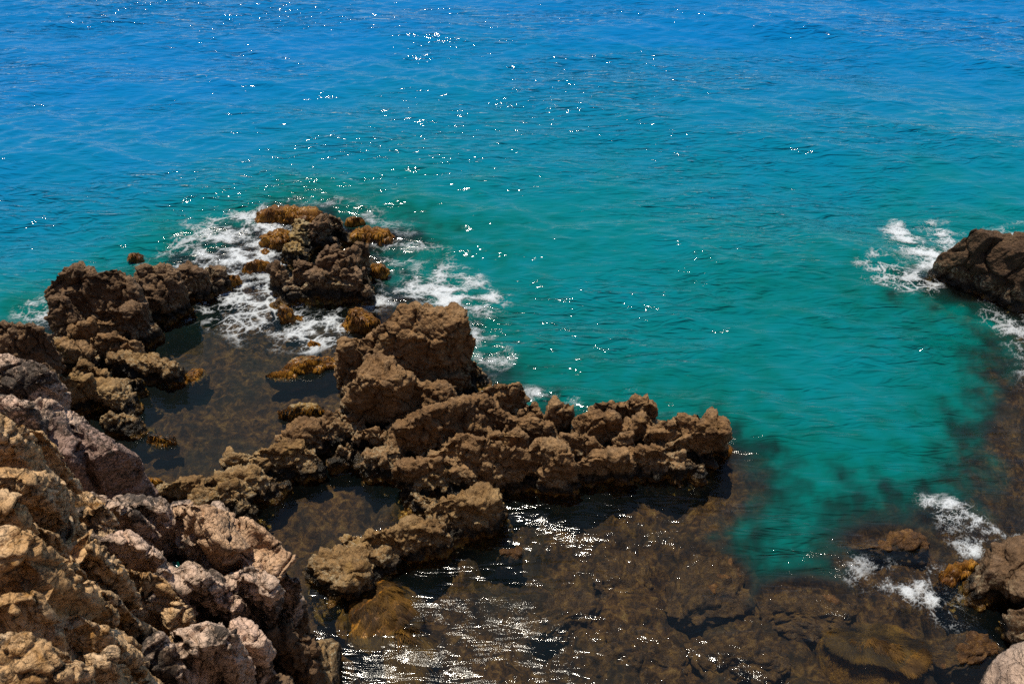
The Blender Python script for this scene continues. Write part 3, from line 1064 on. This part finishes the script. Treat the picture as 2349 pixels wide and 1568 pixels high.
fronds(rec[2], rec[3], 2500, R2, M_FROND, seed=51, zmin=-0.02)
t = thing('cliff_edge_rock', 'grey speckled rock close by in the bottom right corner', 'rock', tuple(P(2330, 1600, 6.0)))
rock((2285, 1470, 2580, 1800, 6.0, 1.0, 30, 0, -10), t, style='smooth', mat=M_CLIFF, res=0.02)
rock((2330, 1560, 2660, 1950, 5.2, 1.0, 30), t, style='smooth', mat=M_CLIFF, res=0.03)

# kelp mounds
K1 = thing('kelp_mound', 'golden brown kelp mound with combed fronds below the front arm of the outcrop', 'seaweed', tuple(P(860, 1500)))
_, rec = rock((770, 1310, 962, 1500, -0.2, 0.34, 20), K1, style='smooth', mat=M_ALGAE)
cc = P(850, 1340)


def flow1(p):
    d = p[:, :2] - cc[:2]
    d = d / np.maximum(np.linalg.norm(d, axis=1), 0.3)[:, None]
    return np.stack([d[:, 0] * 0.8 + 0.75, d[:, 1] * 0.8 - 0.95, 0 * d[:, 0]], 1)


fronds(rec[2], rec[3], 22000, K1, M_FROND2, length=(0.08, 0.22), width=0.004, zmin=-0.08, flow=flow1, lift=0.0, seed=61, segs=4, sag=0.15, zfloor=-0.01)
fronds(rec[2], rec[3], 4000, K1, M_FROND, length=(0.06, 0.12), width=0.010, zmin=0.0, seed=62,
       keep=lambda c: c[:, 0] < P(872, 1420)[0])
_, rec = rock((880, 1440, 960, 1550, -0.22, 0.24, 0), K1, style='smooth', mat=M_ALGAE)
fronds(rec[2], rec[3], 3000, K1, M_FROND2, length=(0.25, 0.6), width=0.008, zmin=-0.2, flow=flow1, lift=0.03, seed=63, segs=4, sag=0.4, zfloor=-0.03)
K2 = thing('kelp_mound', 'big olive brown kelp mound awash in the lower right', 'seaweed', tuple(P(2010, 1560)))
_, rec = rock((1900, 1410, 2130, 1575, -0.25, 0.32, 10), K2, style='smooth', mat=M_ALGAE)
cc2 = P(1990, 1450)


def flow2(p):
    d = p[:, :2] - cc2[:2]
    d = d / np.maximum(np.linalg.norm(d, axis=1), 0.2)[:, None]
    return np.stack([d[:, 0] * 1.1 + 0.1, d[:, 1] * 1.1 - 0.2, 0 * d[:, 0]], 1)


fronds(rec[2], rec[3], 22000, K2, M_FROND2, length=(0.08, 0.22), width=0.004, zmin=-0.15, flow=flow2, lift=0.0, seed=64, segs=4, sag=0.15, zfloor=-0.02)
# boulders under the water
SUB = [
    ((1375, 1262, 1500, 1400, -0.62, 0.42), 'rounded weedy boulder under the clear water below the front wall'),
    ((1525, 1290, 1700, 1440, -0.62, 0.45), 'broad weedy boulder under the water right of the rounded one'),
    ((1200, 1330, 1380, 1480, -0.7, 0.42), 'weedy boulder under the sparkling water right of the kelp mound'),
    ((1740, 1340, 1960, 1470, -0.45, 0.42), 'brown weedy boulder just under the surface left of the olive kelp'),
    ((1135, 1262, 1200, 1310, -0.5, 0.46), 'small brown boulder awash below the front arm'),
    ((1960, 1215, 2130, 1300, -0.35, 0.36), 'dark weedy boulder awash under the lacy foam at lower right'),
    ((1600, 1440, 1800, 1568, -0.6, 0.42), 'weedy boulder under the water near the bottom edge'),
    ((2120, 1440, 2330, 1570, -0.35, 0.36), 'dark weedy boulder awash right of the olive kelp'),
    ((1390, 1440, 1560, 1580, -0.75, 0.45), 'dark weedy boulder under the water at the bottom edge'),
]
for k, (s, l) in enumerate(SUB):
    weedy(s, l, 0, 70 + k, mat=M_WEED, name='submerged_boulder')

# ------------------------------------------------------------------ water depth
SH_POOL = poly_px([(200, 780), (420, 670), (620, 640), (860, 700), (900, 920), (860, 1000), (700, 1080), (500, 1150), (310, 1200), (120, 1100), (120, 900)])
SH_FRONT = poly_px([(480, 1100), (640, 1020), (860, 960), (1000, 980), (1200, 1010), (1420, 1030), (1600, 1040), (1670, 1040), (1690, 1110), (1640, 1200), (1690, 1280), (1750, 1350),
                    (1820, 1350), (1920, 1310), (2010, 1250), (2120, 1215), (2230, 1190), (2275, 1060), (2300, 930), (2320, 800), (2310, 720), (2200, 655), (2300, 640), (2600, 760),
                    (2700, 1900), (1500, 1900), (500, 1900), (500, 1500)])
SH_REEF = poly_px([(450, 590), (560, 540), (640, 500), (720, 490), (800, 520), (870, 540), (870, 600), (900, 650), (930, 720), (1000, 760), (1000, 800), (430, 800), (300, 700), (340, 650)])
ROCK_P = [(np.array(r[0]), np.array(r[1])) for rs_ in BOULD.values() for r in rs_ if r[0][2] - r[1][2] / 2 < 0.6 and min(r[1][:2]) > 0.45]


def water_depth(x, y, shift=0.0):
    dp = poly_sdf(SH_POOL, x, y)
    df = poly_sdf(SH_FRONT, x, y)
    dr = poly_sdf(SH_REEF, x, y)
    near = np.full(x.shape, 50.0)
    for c, s in ROCK_P:
        m_ = (np.abs(x - c[0]) < 12) & (np.abs(y - c[1]) < 12)
        if m_.any():
            q = np.hypot((x[m_] - c[0]) / (s[0] / 2), (y[m_] - c[1]) / (s[1] / 2))
            near[m_] = np.minimum(near[m_], (q - 1) * min(s[0], s[1]) / 2)
    p3 = np.stack([x, y, 0 * x], 1)
    wob = 0.5 * fbm(p3 * 0.5, 3)
    d1 = np.maximum(np.minimum(np.minimum(dp, dr), df) + wob * 1.2 + shift, 0)
    d2 = np.maximum(near - 0.15 + 0.4 * shift, 0)
    da = 0.42 + 2.4 * (1 - np.exp(-d1 / 2.1)) + 0.5 * np.minimum(d1, 40)
    db = 0.42 + 2.7 * (1 - np.exp(-d2 / 0.5)) + 0.5 * np.minimum(d2, 40)
    dd = np.minimum(d1, d2)
    dep = np.minimum(da, db)
    dep = dep + sstep(0.2, 4.5, dd) * (3.5 * sstep(-1.0, -10, x) + 0.9 * fbm(p3 * 0.8 + 5, 4)) + sstep(0.0, 0.4, dd) * sstep(4, 1, dd) * 0.9 * fbm(p3 * 1.9, 4, 0.6)
    dep = dep + 0.24 * np.clip(y - 18.5, 0, 30) * sstep(0.5, 3, dd)
    dep = np.maximum(dep, 0.3)
    inner = sstep(0.1, 1.2, -df)
    dep = dep + (1.0 if shift < 0 else 0.12) * inner * (0.15 + 0.6 * np.clip(fbm(p3 * 0.75 + 3, 4) + 0.1, -0.25, 1))
    dep = np.where(dp < 0, 0.36 + 0.2 * sstep(0, 1.2, -dp), dep)
    return dep + 0.1 * wob


# ------------------------------------------------------------------ sea bed
gx, gy, F = grid(np.arange(-19, 19, 0.1), np.arange(3.5, 27, 0.1))
dep = water_depth(gx, gy, -0.6)
p3 = np.stack([gx, gy, 0 * gx], 1)
z = -dep + 0.16 * (np.abs(perlin(p3 * 1.9)) - 0.3) + 0.13 * (0.35 - np.abs(perlin(p3 * 4.5))) + 0.05 * fbm(p3 * 8, 2) + 0.12 * fbm(p3 * 0.8, 2)
z = np.minimum(z, -0.12)
m = NT('weedy_bed')
p = m.pos()
n_ = m.noise(p, 6.0, 8, 0.72, 0.6)
col = m.ramp(n_, [(0.34, (0.010, 0.005, 0.003)), (0.47, (0.06, 0.026, 0.009)), (0.57, (0.17, 0.078, 0.022)), (0.70, (0.33, 0.19, 0.065))])
col = m.mix(m.mapr(m.noise(p, 0.7, 4, 0.6, 0.6), 0.45, 0.65, 0, 0.6), col, m.ramp(m.noise(p, 9, 6, 0.7), [(0.35, (0.012, 0.008, 0.006)), (0.65, (0.08, 0.058, 0.03))]))
col = m.mix(m.mapr(m.noise(p, 1.5, 5, 0.65, 0.8), 0.48, 0.62, 0, 0.55), col, (0.02, 0.011, 0.006))
col = m.mix(m.mapr(m.noise(p, 2.3, 5, 0.65, 0.5), 0.56, 0.68, 0, 0.6), col, m.ramp(m.noise(p, 12, 6, 0.7), [(0.35, (0.08, 0.035, 0.008)), (0.65, (0.36, 0.19, 0.05))]))
nb = m.bump(m.noise(p, 9, 8, 0.75), 1.0, 0.1)
nb = m.bump(m.noise(p, 30, 5, 0.75), 1.0, 0.03, nb)
m.principled(col, 0.8, nb, 0.2)
bed = link('seabed', mesh_from('seabed', np.stack([gx, gy, z], 1), F, m.m))
bed['kind'] = 'structure'

# ------------------------------------------------------------------ sea surface
rs = np.random.RandomState(4)
NW = 110
lam = np.exp(rs.uniform(math.log(0.28), math.log(5.5), NW))
ang = rs.normal(0, 0.34, NW) + math.radians(-97) + np.where(rs.rand(NW) < 0.35, 0.55, -0.15)
kx, ky = np.cos(ang) * 2 * math.pi / lam, np.sin(ang) * 2 * math.pi / lam
amp = 0.0039 * lam ** 0.45 * rs.uniform(0.5, 1.4, NW)
pha = rs.uniform(0, 2 * math.pi, NW)
# the long swell rolling in
sl = np.array((6.5, 8.2, 9.6, 7.3))
sa = np.radians((-100, -108, -88, -118))
lam = np.concatenate([lam, sl])
kx = np.concatenate([kx, np.cos(sa) * 2 * math.pi / sl])
ky = np.concatenate([ky, np.sin(sa) * 2 * math.pi / sl])
amp = np.concatenate([amp, np.array((0.035, 0.05, 0.04, 0.035))])
pha = np.concatenate([pha, np.array((0.4, 2.1, 4.0, 5.2))])


def calm_of(x, y):
    c = sstep(0.5, -0.3, poly_sdf(SH_POOL, x, y)) * 0.94
    pool2 = poly_px([(600, 1120), (930, 1090), (900, 1200), (730, 1280), (700, 1440), (620, 1300)])
    c = np.maximum(c, sstep(0.4, -0.2, poly_sdf(pool2, x, y)) * 0.97)
    c = np.maximum(c, sstep(1.0, -0.5, poly_sdf(SH_FRONT, x, y)) * 0.42)
    return c


def waves(x, y, calm):
    wx = x + 0.5 * perlin(np.stack([x * .35, y * .35, 0 * x], 1))
    wy = y + 0.5 * perlin(np.stack([x * .35, y * .35, 0 * x + 7], 1))
    gust = 1 + 0.55 * fbm(np.stack([x * .16 + 3, y * .22, 0 * x], 1), 2)
    zz = np.zeros_like(x)
    dx = np.zeros_like(x)
    dy = np.zeros_like(x)
    for a, k1, k2, ph, l in zip(amp, kx, ky, pha, lam):
        t = wx * k1 + wy * k2 + ph
        g = a * (gust if l < 1.5 else 1.0)
        zz += g * np.cos(t)
        s = 0.55 * g * np.sin(t) * l / (2 * math.pi)
        dx -= s * k1
        dy -= s * k2
    f = 1 - calm
    return dx * f, dy * f, zz * f


def axis(lo, hi, step, far):
    core = np.arange(lo, hi + step, step)
    left, right = [lo], [core[-1]]
    s = step
    while left[-1] > -far:
        s *= 1.32
        left.append(left[-1] - s)
    s = step
    while right[-1] < far:
        s *= 1.32
        right.append(right[-1] + s)
    return np.concatenate([np.array(left[:0:-1]), core, np.array(right[1:])])


gx, gy, F = grid(axis(-24, 24, 0.1, 5000), axis(4.0, 41, 0.085, 5000))
near_m = (np.abs(gx) < 60) & (gy > -30) & (gy < 90)
calm = np.zeros_like(gx)
dep = np.full_like(gx, 16.0)
calm[near_m] = calm_of(gx[near_m], gy[near_m])
dep[near_m] = water_depth(gx[near_m], gy[near_m], 0.35)
dx, dy, dz = waves(gx, gy, calm)
fade = sstep(60, 25, np.maximum(np.abs(gx), np.abs(gy - 22)))
V = np.stack([gx + dx * fade, gy + dy * fade, dz * fade], 1)
spark_c = poly_px([(930, 1330), (1010, 1290), (1180, 1330), (1260, 1420), (1300, 1520), (1320, 1700), (760, 1700), (790, 1480), (900, 1460)])
spk = np.zeros_like(gx)
spk[near_m] = sstep(0.35, -0.25, poly_sdf(spark_c, gx[near_m], gy[near_m]) + 0.35 * fbm(np.stack([gx, gy, 0 * gx], 1)[near_m] * 1.3, 3))
for cxp, cyp, rr in [(660, 1260, 0.7), (1700, 1020, 0.8), (1920, 1330, 1.6), (2290, 980, 1.4), (2230, 1400, 1.3), (1700, 1480, 1.2), (940, 600, 1.6), (1080, 760, 1.4),
                     (480, 560, 1.6), (740, 470, 1.5), (2260, 780, 1.3), (740, 1420, 0.6), (900, 1110, 0.6)]:
    c = P(cxp, cyp)
    q = np.hypot(gx - c[0], gy - c[1]) / rr
    spk = np.maximum(spk, 0.6 * sstep(1.2, 0.2, q))
spk[near_m] = np.maximum(spk[near_m], 0.34 * sstep(0.6, -0.4, poly_sdf(SH_FRONT, gx[near_m], gy[near_m])))
opac = 1 - np.exp(-np.maximum(dep - 0.36, 0) * 0.95)

m = NT('sea_water')
p = m.pos()
depth = m.attr('depth')
cal = m.attr('calm')
spa = m.attr('spark')
opa = m.attr('opac')
patch = m.math('MULTIPLY', m.math('SUBTRACT', m.noise(p, 0.16, 3, 0.55, 0.5), 0.5), 2.0)
dcol = m.math('DIVIDE', m.math('ADD', depth, patch), 14.0)
body = m.ramp(dcol, [(0.03, (0.018, 0.028, 0.030)), (0.10, (0.003, 0.042, 0.034)), (0.18, (0.0, 0.106, 0.092)), (0.32, (0.0, 0.132, 0.155)), (0.48, (0.0, 0.136, 0.215)), (0.75, (0.0, 0.132, 0.28)), (1.0, (0.0, 0.128, 0.34))])  # by depth; shallowest stop is a bluish grey veil painted for sky sheen
sc_ = m.n('ShaderNodeMapping')
m.set(sc_.inputs['Vector'], p)
sc_.inputs['Rotation'].default_value = (0, 0, math.radians(8))
sc_.inputs['Scale'].default_value = (0.27, 1.15, 1.0)
pv = sc_.outputs['Vector']
sea_amt = m.math('MULTIPLY', m.math('SUBTRACT', 1.0, m.math('MULTIPLY', cal, 0.88)), m.mapr(m.noise(m.scale(p, (0.35, 1.0, 1.0)), 0.28, 3, 0.6, 0.8), 0.35, 0.65, 0.45, 1.3))
h1 = m.noise(pv, 4.2, 2, 0.55, 0.8)
h2 = m.noise(pv, 11.0, 1.5, 0.5, 0.5)
h3 = m.noise(m.scale(p, (1.5, 0.7, 1.0)), 26.0, 3, 0.6, 0.6)
spa = m.math('MULTIPLY', spa, m.mapr(m.noise(p, 2.6, 4, 0.65, 0.7), 0.38, 0.62, 0.12, 1.0))
nb = m.bump(h1, m.math('MULTIPLY', sea_amt, 0.95), 0.076)
nb = m.bump(h2, m.math('MULTIPLY', sea_amt, 0.22), 0.016, nb)
nb = m.bump(h3, m.math('ADD', m.math('MULTIPLY', spa, 0.95), 0.01), 0.010, nb)
tr = m.n('ShaderNodeBsdfTransparent')
tr.inputs['Color'].default_value = (0.84, 0.9, 0.88, 1)
df = m.n('ShaderNodeBsdfDiffuse')
m.set(df.inputs['Color'], body)
nd_ = m.bump(h1, sea_amt, 0.25)
nd_ = m.bump(h2, m.math('MULTIPLY', sea_amt, 0.5), 0.03, nd_)
m.set(df.inputs['Normal'], nd_)
mx = m.n('ShaderNodeMixShader')
m.set(mx.inputs[0], opa)
m.set(mx.inputs[1], tr.outputs[0])
m.set(mx.inputs[2], df.outputs[0])
gl = m.n('ShaderNodeBsdfGlossy')
m.set(gl.inputs['Roughness'], m.math('ADD', 0.04, m.math('MULTIPLY', spa, 0.12)))
m.set(gl.inputs['Normal'], nb)
fr = m.n('ShaderNodeFresnel')
fr.inputs['IOR'].default_value = 1.333
m.set(fr.inputs['Normal'], nb)
mx2 = m.n('ShaderNodeMixShader')
m.set(mx2.inputs[0], fr.outputs[0])
m.set(mx2.inputs[1], mx.outputs[0])
m.set(mx2.inputs[2], gl.outputs[0])
m.t.links.new(mx2.outputs[0], m.out.inputs['Surface'])
sea = link('sea', mesh_from('sea', V, F, m.m, True, {'depth': dep, 'calm': calm, 'spark': spk, 'opac': opac}))
sea['kind'] = 'structure'

# ------------------------------------------------------------------ foam
m = NT('foam')
al = m.attr('foam')
p = m.pos()
br = m.noise(p, 45, 4, 0.7)
al2 = m.mapr(m.math('ADD', al, m.math('MULTIPLY', m.math('SUBTRACT', br, 0.5), 0.5)), 0.12, 1.15)
df = m.n('ShaderNodeBsdfPrincipled')
df.inputs['Base Color'].default_value = (0.70, 0.74, 0.77, 1)
df.inputs['Roughness'].default_value = 0.35
m.set(df.inputs['Normal'], m.bump(m.noise(p, 14, 6, 0.75), 1.0, 0.06))
tr = m.n('ShaderNodeBsdfTransparent')
mx = m.n('ShaderNodeMixShader')
m.set(mx.inputs[0], al2)
m.set(mx.inputs[1], tr.outputs[0])
m.set(mx.inputs[2], df.outputs[0])
m.t.links.new(mx.outputs[0], m.out.inputs['Surface'])
M_FOAM = m.m


def foam(label, outer, dense=(), cell=0.45, lace=0.6, stretch=(1, 1), rot=0.0, soft=0.3, step=0.022, seed=0):
    """outer: polygon of the lacy patch; dense: (x, y, radius m, strength) cores of thick foam"""
    po = poly_px(outer)
    lo, hi = po.min(0) - 0.4, po.max(0) + 0.4
    gx, gy, F = grid(np.arange(lo[0], hi[0], step), np.arange(lo[1], hi[1], step))
    sd = poly_sdf(po, gx, gy)
    p3 = np.stack([gx, gy, 0 * gx + seed], 1)
    w1 = fbm(p3 * 1.1, 3)
    w2 = fbm(p3 * 1.1 + 40, 3)
    zone = sstep(0.35, -soft, sd + 0.4 * fbm(p3 * 0.9 + 9, 3))
    cr, sr = math.cos(rot), math.sin(rot)
    ux = (gx * cr + gy * sr) / stretch[0] + 0.10 * w1
    uy = (-gx * sr + gy * cr) / stretch[1] + 0.10 * w2
    q = np.stack([ux, uy], 1) + 0.025 * np.stack([perlin(p3 * 7), perlin(p3 * 7 + 50)], 1)
    cell = cell * 0.8
    f1, f2 = cells2(q / cell, seed)
    g1, g2 = cells2(q / (cell * 0.42) + 5, seed + 3)
    h1, h2 = cells2(q / (cell * 0.17) + 2, seed + 6)
    brk = fbm(p3 * np.array((1.5, 2.2, 1)) + 21, 5, 0.62)
    med = fbm(p3 * 0.9 + 61, 3)
    t1 = np.clip(0.11 + 0.14 * med + 0.10 * brk, 0.01, 1)
    l1 = sstep(0, 1, 1 - (f2 - f1) / t1)
    l2 = sstep(0, 1, 1 - (g2 - g1) / np.clip(0.16 + 0.35 * brk, 0.01, 1))
    l3 = sstep(0, 1, 1 - (h2 - h1) / np.clip(0.13 + 0.5 * brk, 0.01, 1))
    lines = np.maximum(np.maximum(0.9 * l1, 0.9 * l2), 0.8 * l3)
    dots = sstep(0.22, 0.05, h1) * sstep(0.1, 0.5, brk + 0.15)
    core = np.zeros_like(gx)
    for (cx_, cy_, r_, s_) in dense:
        c = P(cx_, cy_)
        qd = np.hypot(gx - c[0] + 0.35 * w1, gy - c[1] + 0.35 * w2) / r_
        core = np.maximum(core, s_ * sstep(1.25, 0.0, qd))
    zf = np.clip(zone + 0.5 * core, 0, 1)
    a = lace * zf * np.maximum(lines * np.clip(0.75 + 0.8 * med + 0.5 * brk, 0, 1), 0.6 * dots)
    milk = core * np.clip(0.50 + 0.8 * brk + 0.3 * med, 0, 1)
    a = 1 - (1 - np.clip(a, 0, 1)) * (1 - np.clip(milk, 0, 1)) * (1 - 0.6 * core * l3)
    a = np.clip(a, 0, 1)
    keep = (a[F] > 0.12).any(1)
    F = F[keep]
    used, inv = np.unique(F, return_inverse=True)
    gx, gy, a = gx[used], gy[used], a[used]
    F = inv.reshape(F.shape)
    dx, dy, dz = waves(gx, gy, calm_of(gx, gy))
    V = np.stack([gx + dx, gy + dy, dz + 0.008 + 0.03 * a], 1)
    c = np.array((V[:, 0].mean(), V[:, 1].mean(), 0.0))
    o = link('sea_foam', mesh_from('sea_foam', V - c, F, M_FOAM, True, {'foam': a}), None, tuple(c))
    tag(o, label, 'foam', None, 'stuff')
    return o


foam('thick white surf streaming in left of the reef pinnacles', [(330, 570), (450, 495), (590, 470), (670, 500), (650, 600), (580, 640), (440, 625), (330, 610)],
     [(590, 570, 1.3, 1.0), (540, 590, 1.1, 0.95), (620, 530, 0.9, 0.9), (490, 560, 1.1, 0.8), (560, 520, 1.0, 0.8), (460, 590, 0.9, 0.7), (620, 620, 0.8, 0.7)], 0.5, 0.7, (1.6, 1), 0.35, seed=1)
foam('thin broken surf round the far end of the reef', [(600, 460), (680, 440), (800, 450), (900, 490), (950, 540), (900, 590), (830, 560), (850, 500), (740, 470), (600, 490)],
     [(850, 500, 0.6, 0.5), (760, 455, 0.5, 0.45)], 0.5, 0.5, (1.5, 1), 0.2, seed=2)
foam('thin torn streaks of foam drifting right of the reef head', [(880, 520), (990, 550), (1070, 610), (980, 630), (890, 600), (840, 590)],
     [(930, 560, 0.5, 0.4), (890, 590, 0.5, 0.45)], 0.42, 0.6, (1.7, 1), -0.1, seed=19)
foam('white lacy surf between the reef and the tall block', [(850, 610), (960, 590), (1080, 620), (1155, 660), (1160, 720), (1060, 720), (960, 690), (850, 710), (830, 680)],
     [(1040, 680, 0.9, 0.9), (1110, 690, 0.8, 0.85), (960, 650, 0.8, 0.6), (880, 690, 0.7, 0.75), (990, 630, 0.7, 0.6), (1080, 640, 0.6, 0.6)], 0.5, 0.7, (1.5, 1), -0.15, seed=3)
foam('sparkling foam washing along the right side of the tall block', [(1050, 720), (1150, 760), (1170, 820), (1140, 880), (1190, 920), (1130, 900), (1090, 840), (1060, 780)],
     [(1110, 780, 0.6, 0.7), (1140, 830, 0.4, 0.55), (1090, 750, 0.5, 0.6)], 0.3, 0.55, (1.2, 1), -0.5, seed=4)
foam('net of foam spread over the head of the tide pool', [(415, 730), (470, 650), (600, 610), (650, 690), (700, 730), (810, 710), (800, 810), (700, 810), (590, 800), (500, 770)],
     [(580, 660, 0.7, 0.8), (600, 690, 0.6, 0.7), (710, 760, 0.7, 0.7), (640, 700, 0.5, 0.7), (760, 740, 0.6, 0.6), (500, 690, 0.6, 0.5)], 0.62, 0.85, (1.35, 1), 0.2, seed=5)
foam('small patch of foam at the left of the headland rock', [(30, 690), (80, 670), (125, 690), (120, 750), (90, 780), (40, 740)], [(75, 690, 0.5, 0.7), (110, 720, 0.5, 0.6)], 0.4, 0.6, (1.4, 1), 0.2, seed=6)
foam('foam caught in the notch behind the front wall', [(1190, 900), (1300, 905), (1345, 925), (1330, 960), (1290, 950), (1200, 925)], [(1325, 930, 0.42, 0.9), (1215, 908, 0.42, 0.85), (1270, 905, 0.3, 0.6)], 0.3, 0.5, seed=7)
foam('thin foam line along the seaward side of the point', [(1330, 900), (1480, 905), (1500, 925), (1350, 925)], [], 0.25, 0.45, seed=17)
foam('curl of white surf left of the dark rock at right', [(2030, 550), (2040, 515), (2110, 500), (2200, 520), (2190, 560), (2160, 600), (2150, 630), (2090, 600)],
     [(2100, 545, 0.9, 0.9), (2140, 580, 0.9, 1.0), (2130, 610, 0.7, 0.95), (2070, 525, 0.7, 0.85), (2160, 525, 0.8, 0.7)], 0.35, 0.7, (1.4, 1), 0.1, seed=8)
foam('open net of foam drifting off the dark rock at right', [(1940, 610), (2000, 580), (2090, 590), (2150, 640), (2140, 690), (2050, 680), (1960, 650)],
     [(1975, 620, 0.3, 0.6), (2060, 655, 0.35, 0.6)], 0.6, 0.9, (1.3, 1), -0.25, seed=9)
foam('broken surf behind the dark rock at right', [(2180, 520), (2350, 500), (2450, 540), (2450, 590), (2340, 570), (2240, 540)], [(2320, 540, 0.7, 0.5)], 0.4, 0.6, (1.6, 1), 0, seed=10)
foam('speckled foam along the right edge below the dark rock', [(2170, 650), (2260, 680), (2349, 690), (2450, 720), (2450, 900), (2330, 900), (2300, 800), (2240, 720)],
     [(2330, 760, 0.6, 0.5), (2340, 830, 0.5, 0.5)], 0.3, 0.6, (1, 1.5), 0.3, seed=11)
foam('bright diagonal streak of foam running to the ochre rock', [(2080, 1120), (2120, 1120), (2230, 1170), (2290, 1220), (2349, 1240), (2340, 1260), (2240, 1270), (2200, 1290), (2190, 1250), (2130, 1180)],
     [(2140, 1150, 0.25, 0.8), (2190, 1175, 0.3, 0.85), (2240, 1215, 0.28, 0.9), (2290, 1245, 0.26, 1.0), (2225, 1265, 0.25, 1.0), (2330, 1245, 0.25, 0.9)], 0.28, 0.8, (1.5, 1), -0.5, seed=12, step=0.018)
foam('lacy swirl of foam over the dark boulders at lower right', [(1920, 1260), (2010, 1250), (2080, 1300), (2150, 1300), (2180, 1350), (2200, 1400), (2180, 1430), (2100, 1410), (2020, 1370), (1940, 1310)],
     [(2040, 1355, 0.3, 0.8), (2100, 1325, 0.4, 0.7), (2150, 1395, 0.25, 0.8), (1965, 1305, 0.3, 0.6), (2010, 1290, 0.3, 0.5), (2160, 1310, 0.3, 0.6)], 0.34, 0.75, (1.5, 1), -0.4, seed=13, step=0.018)
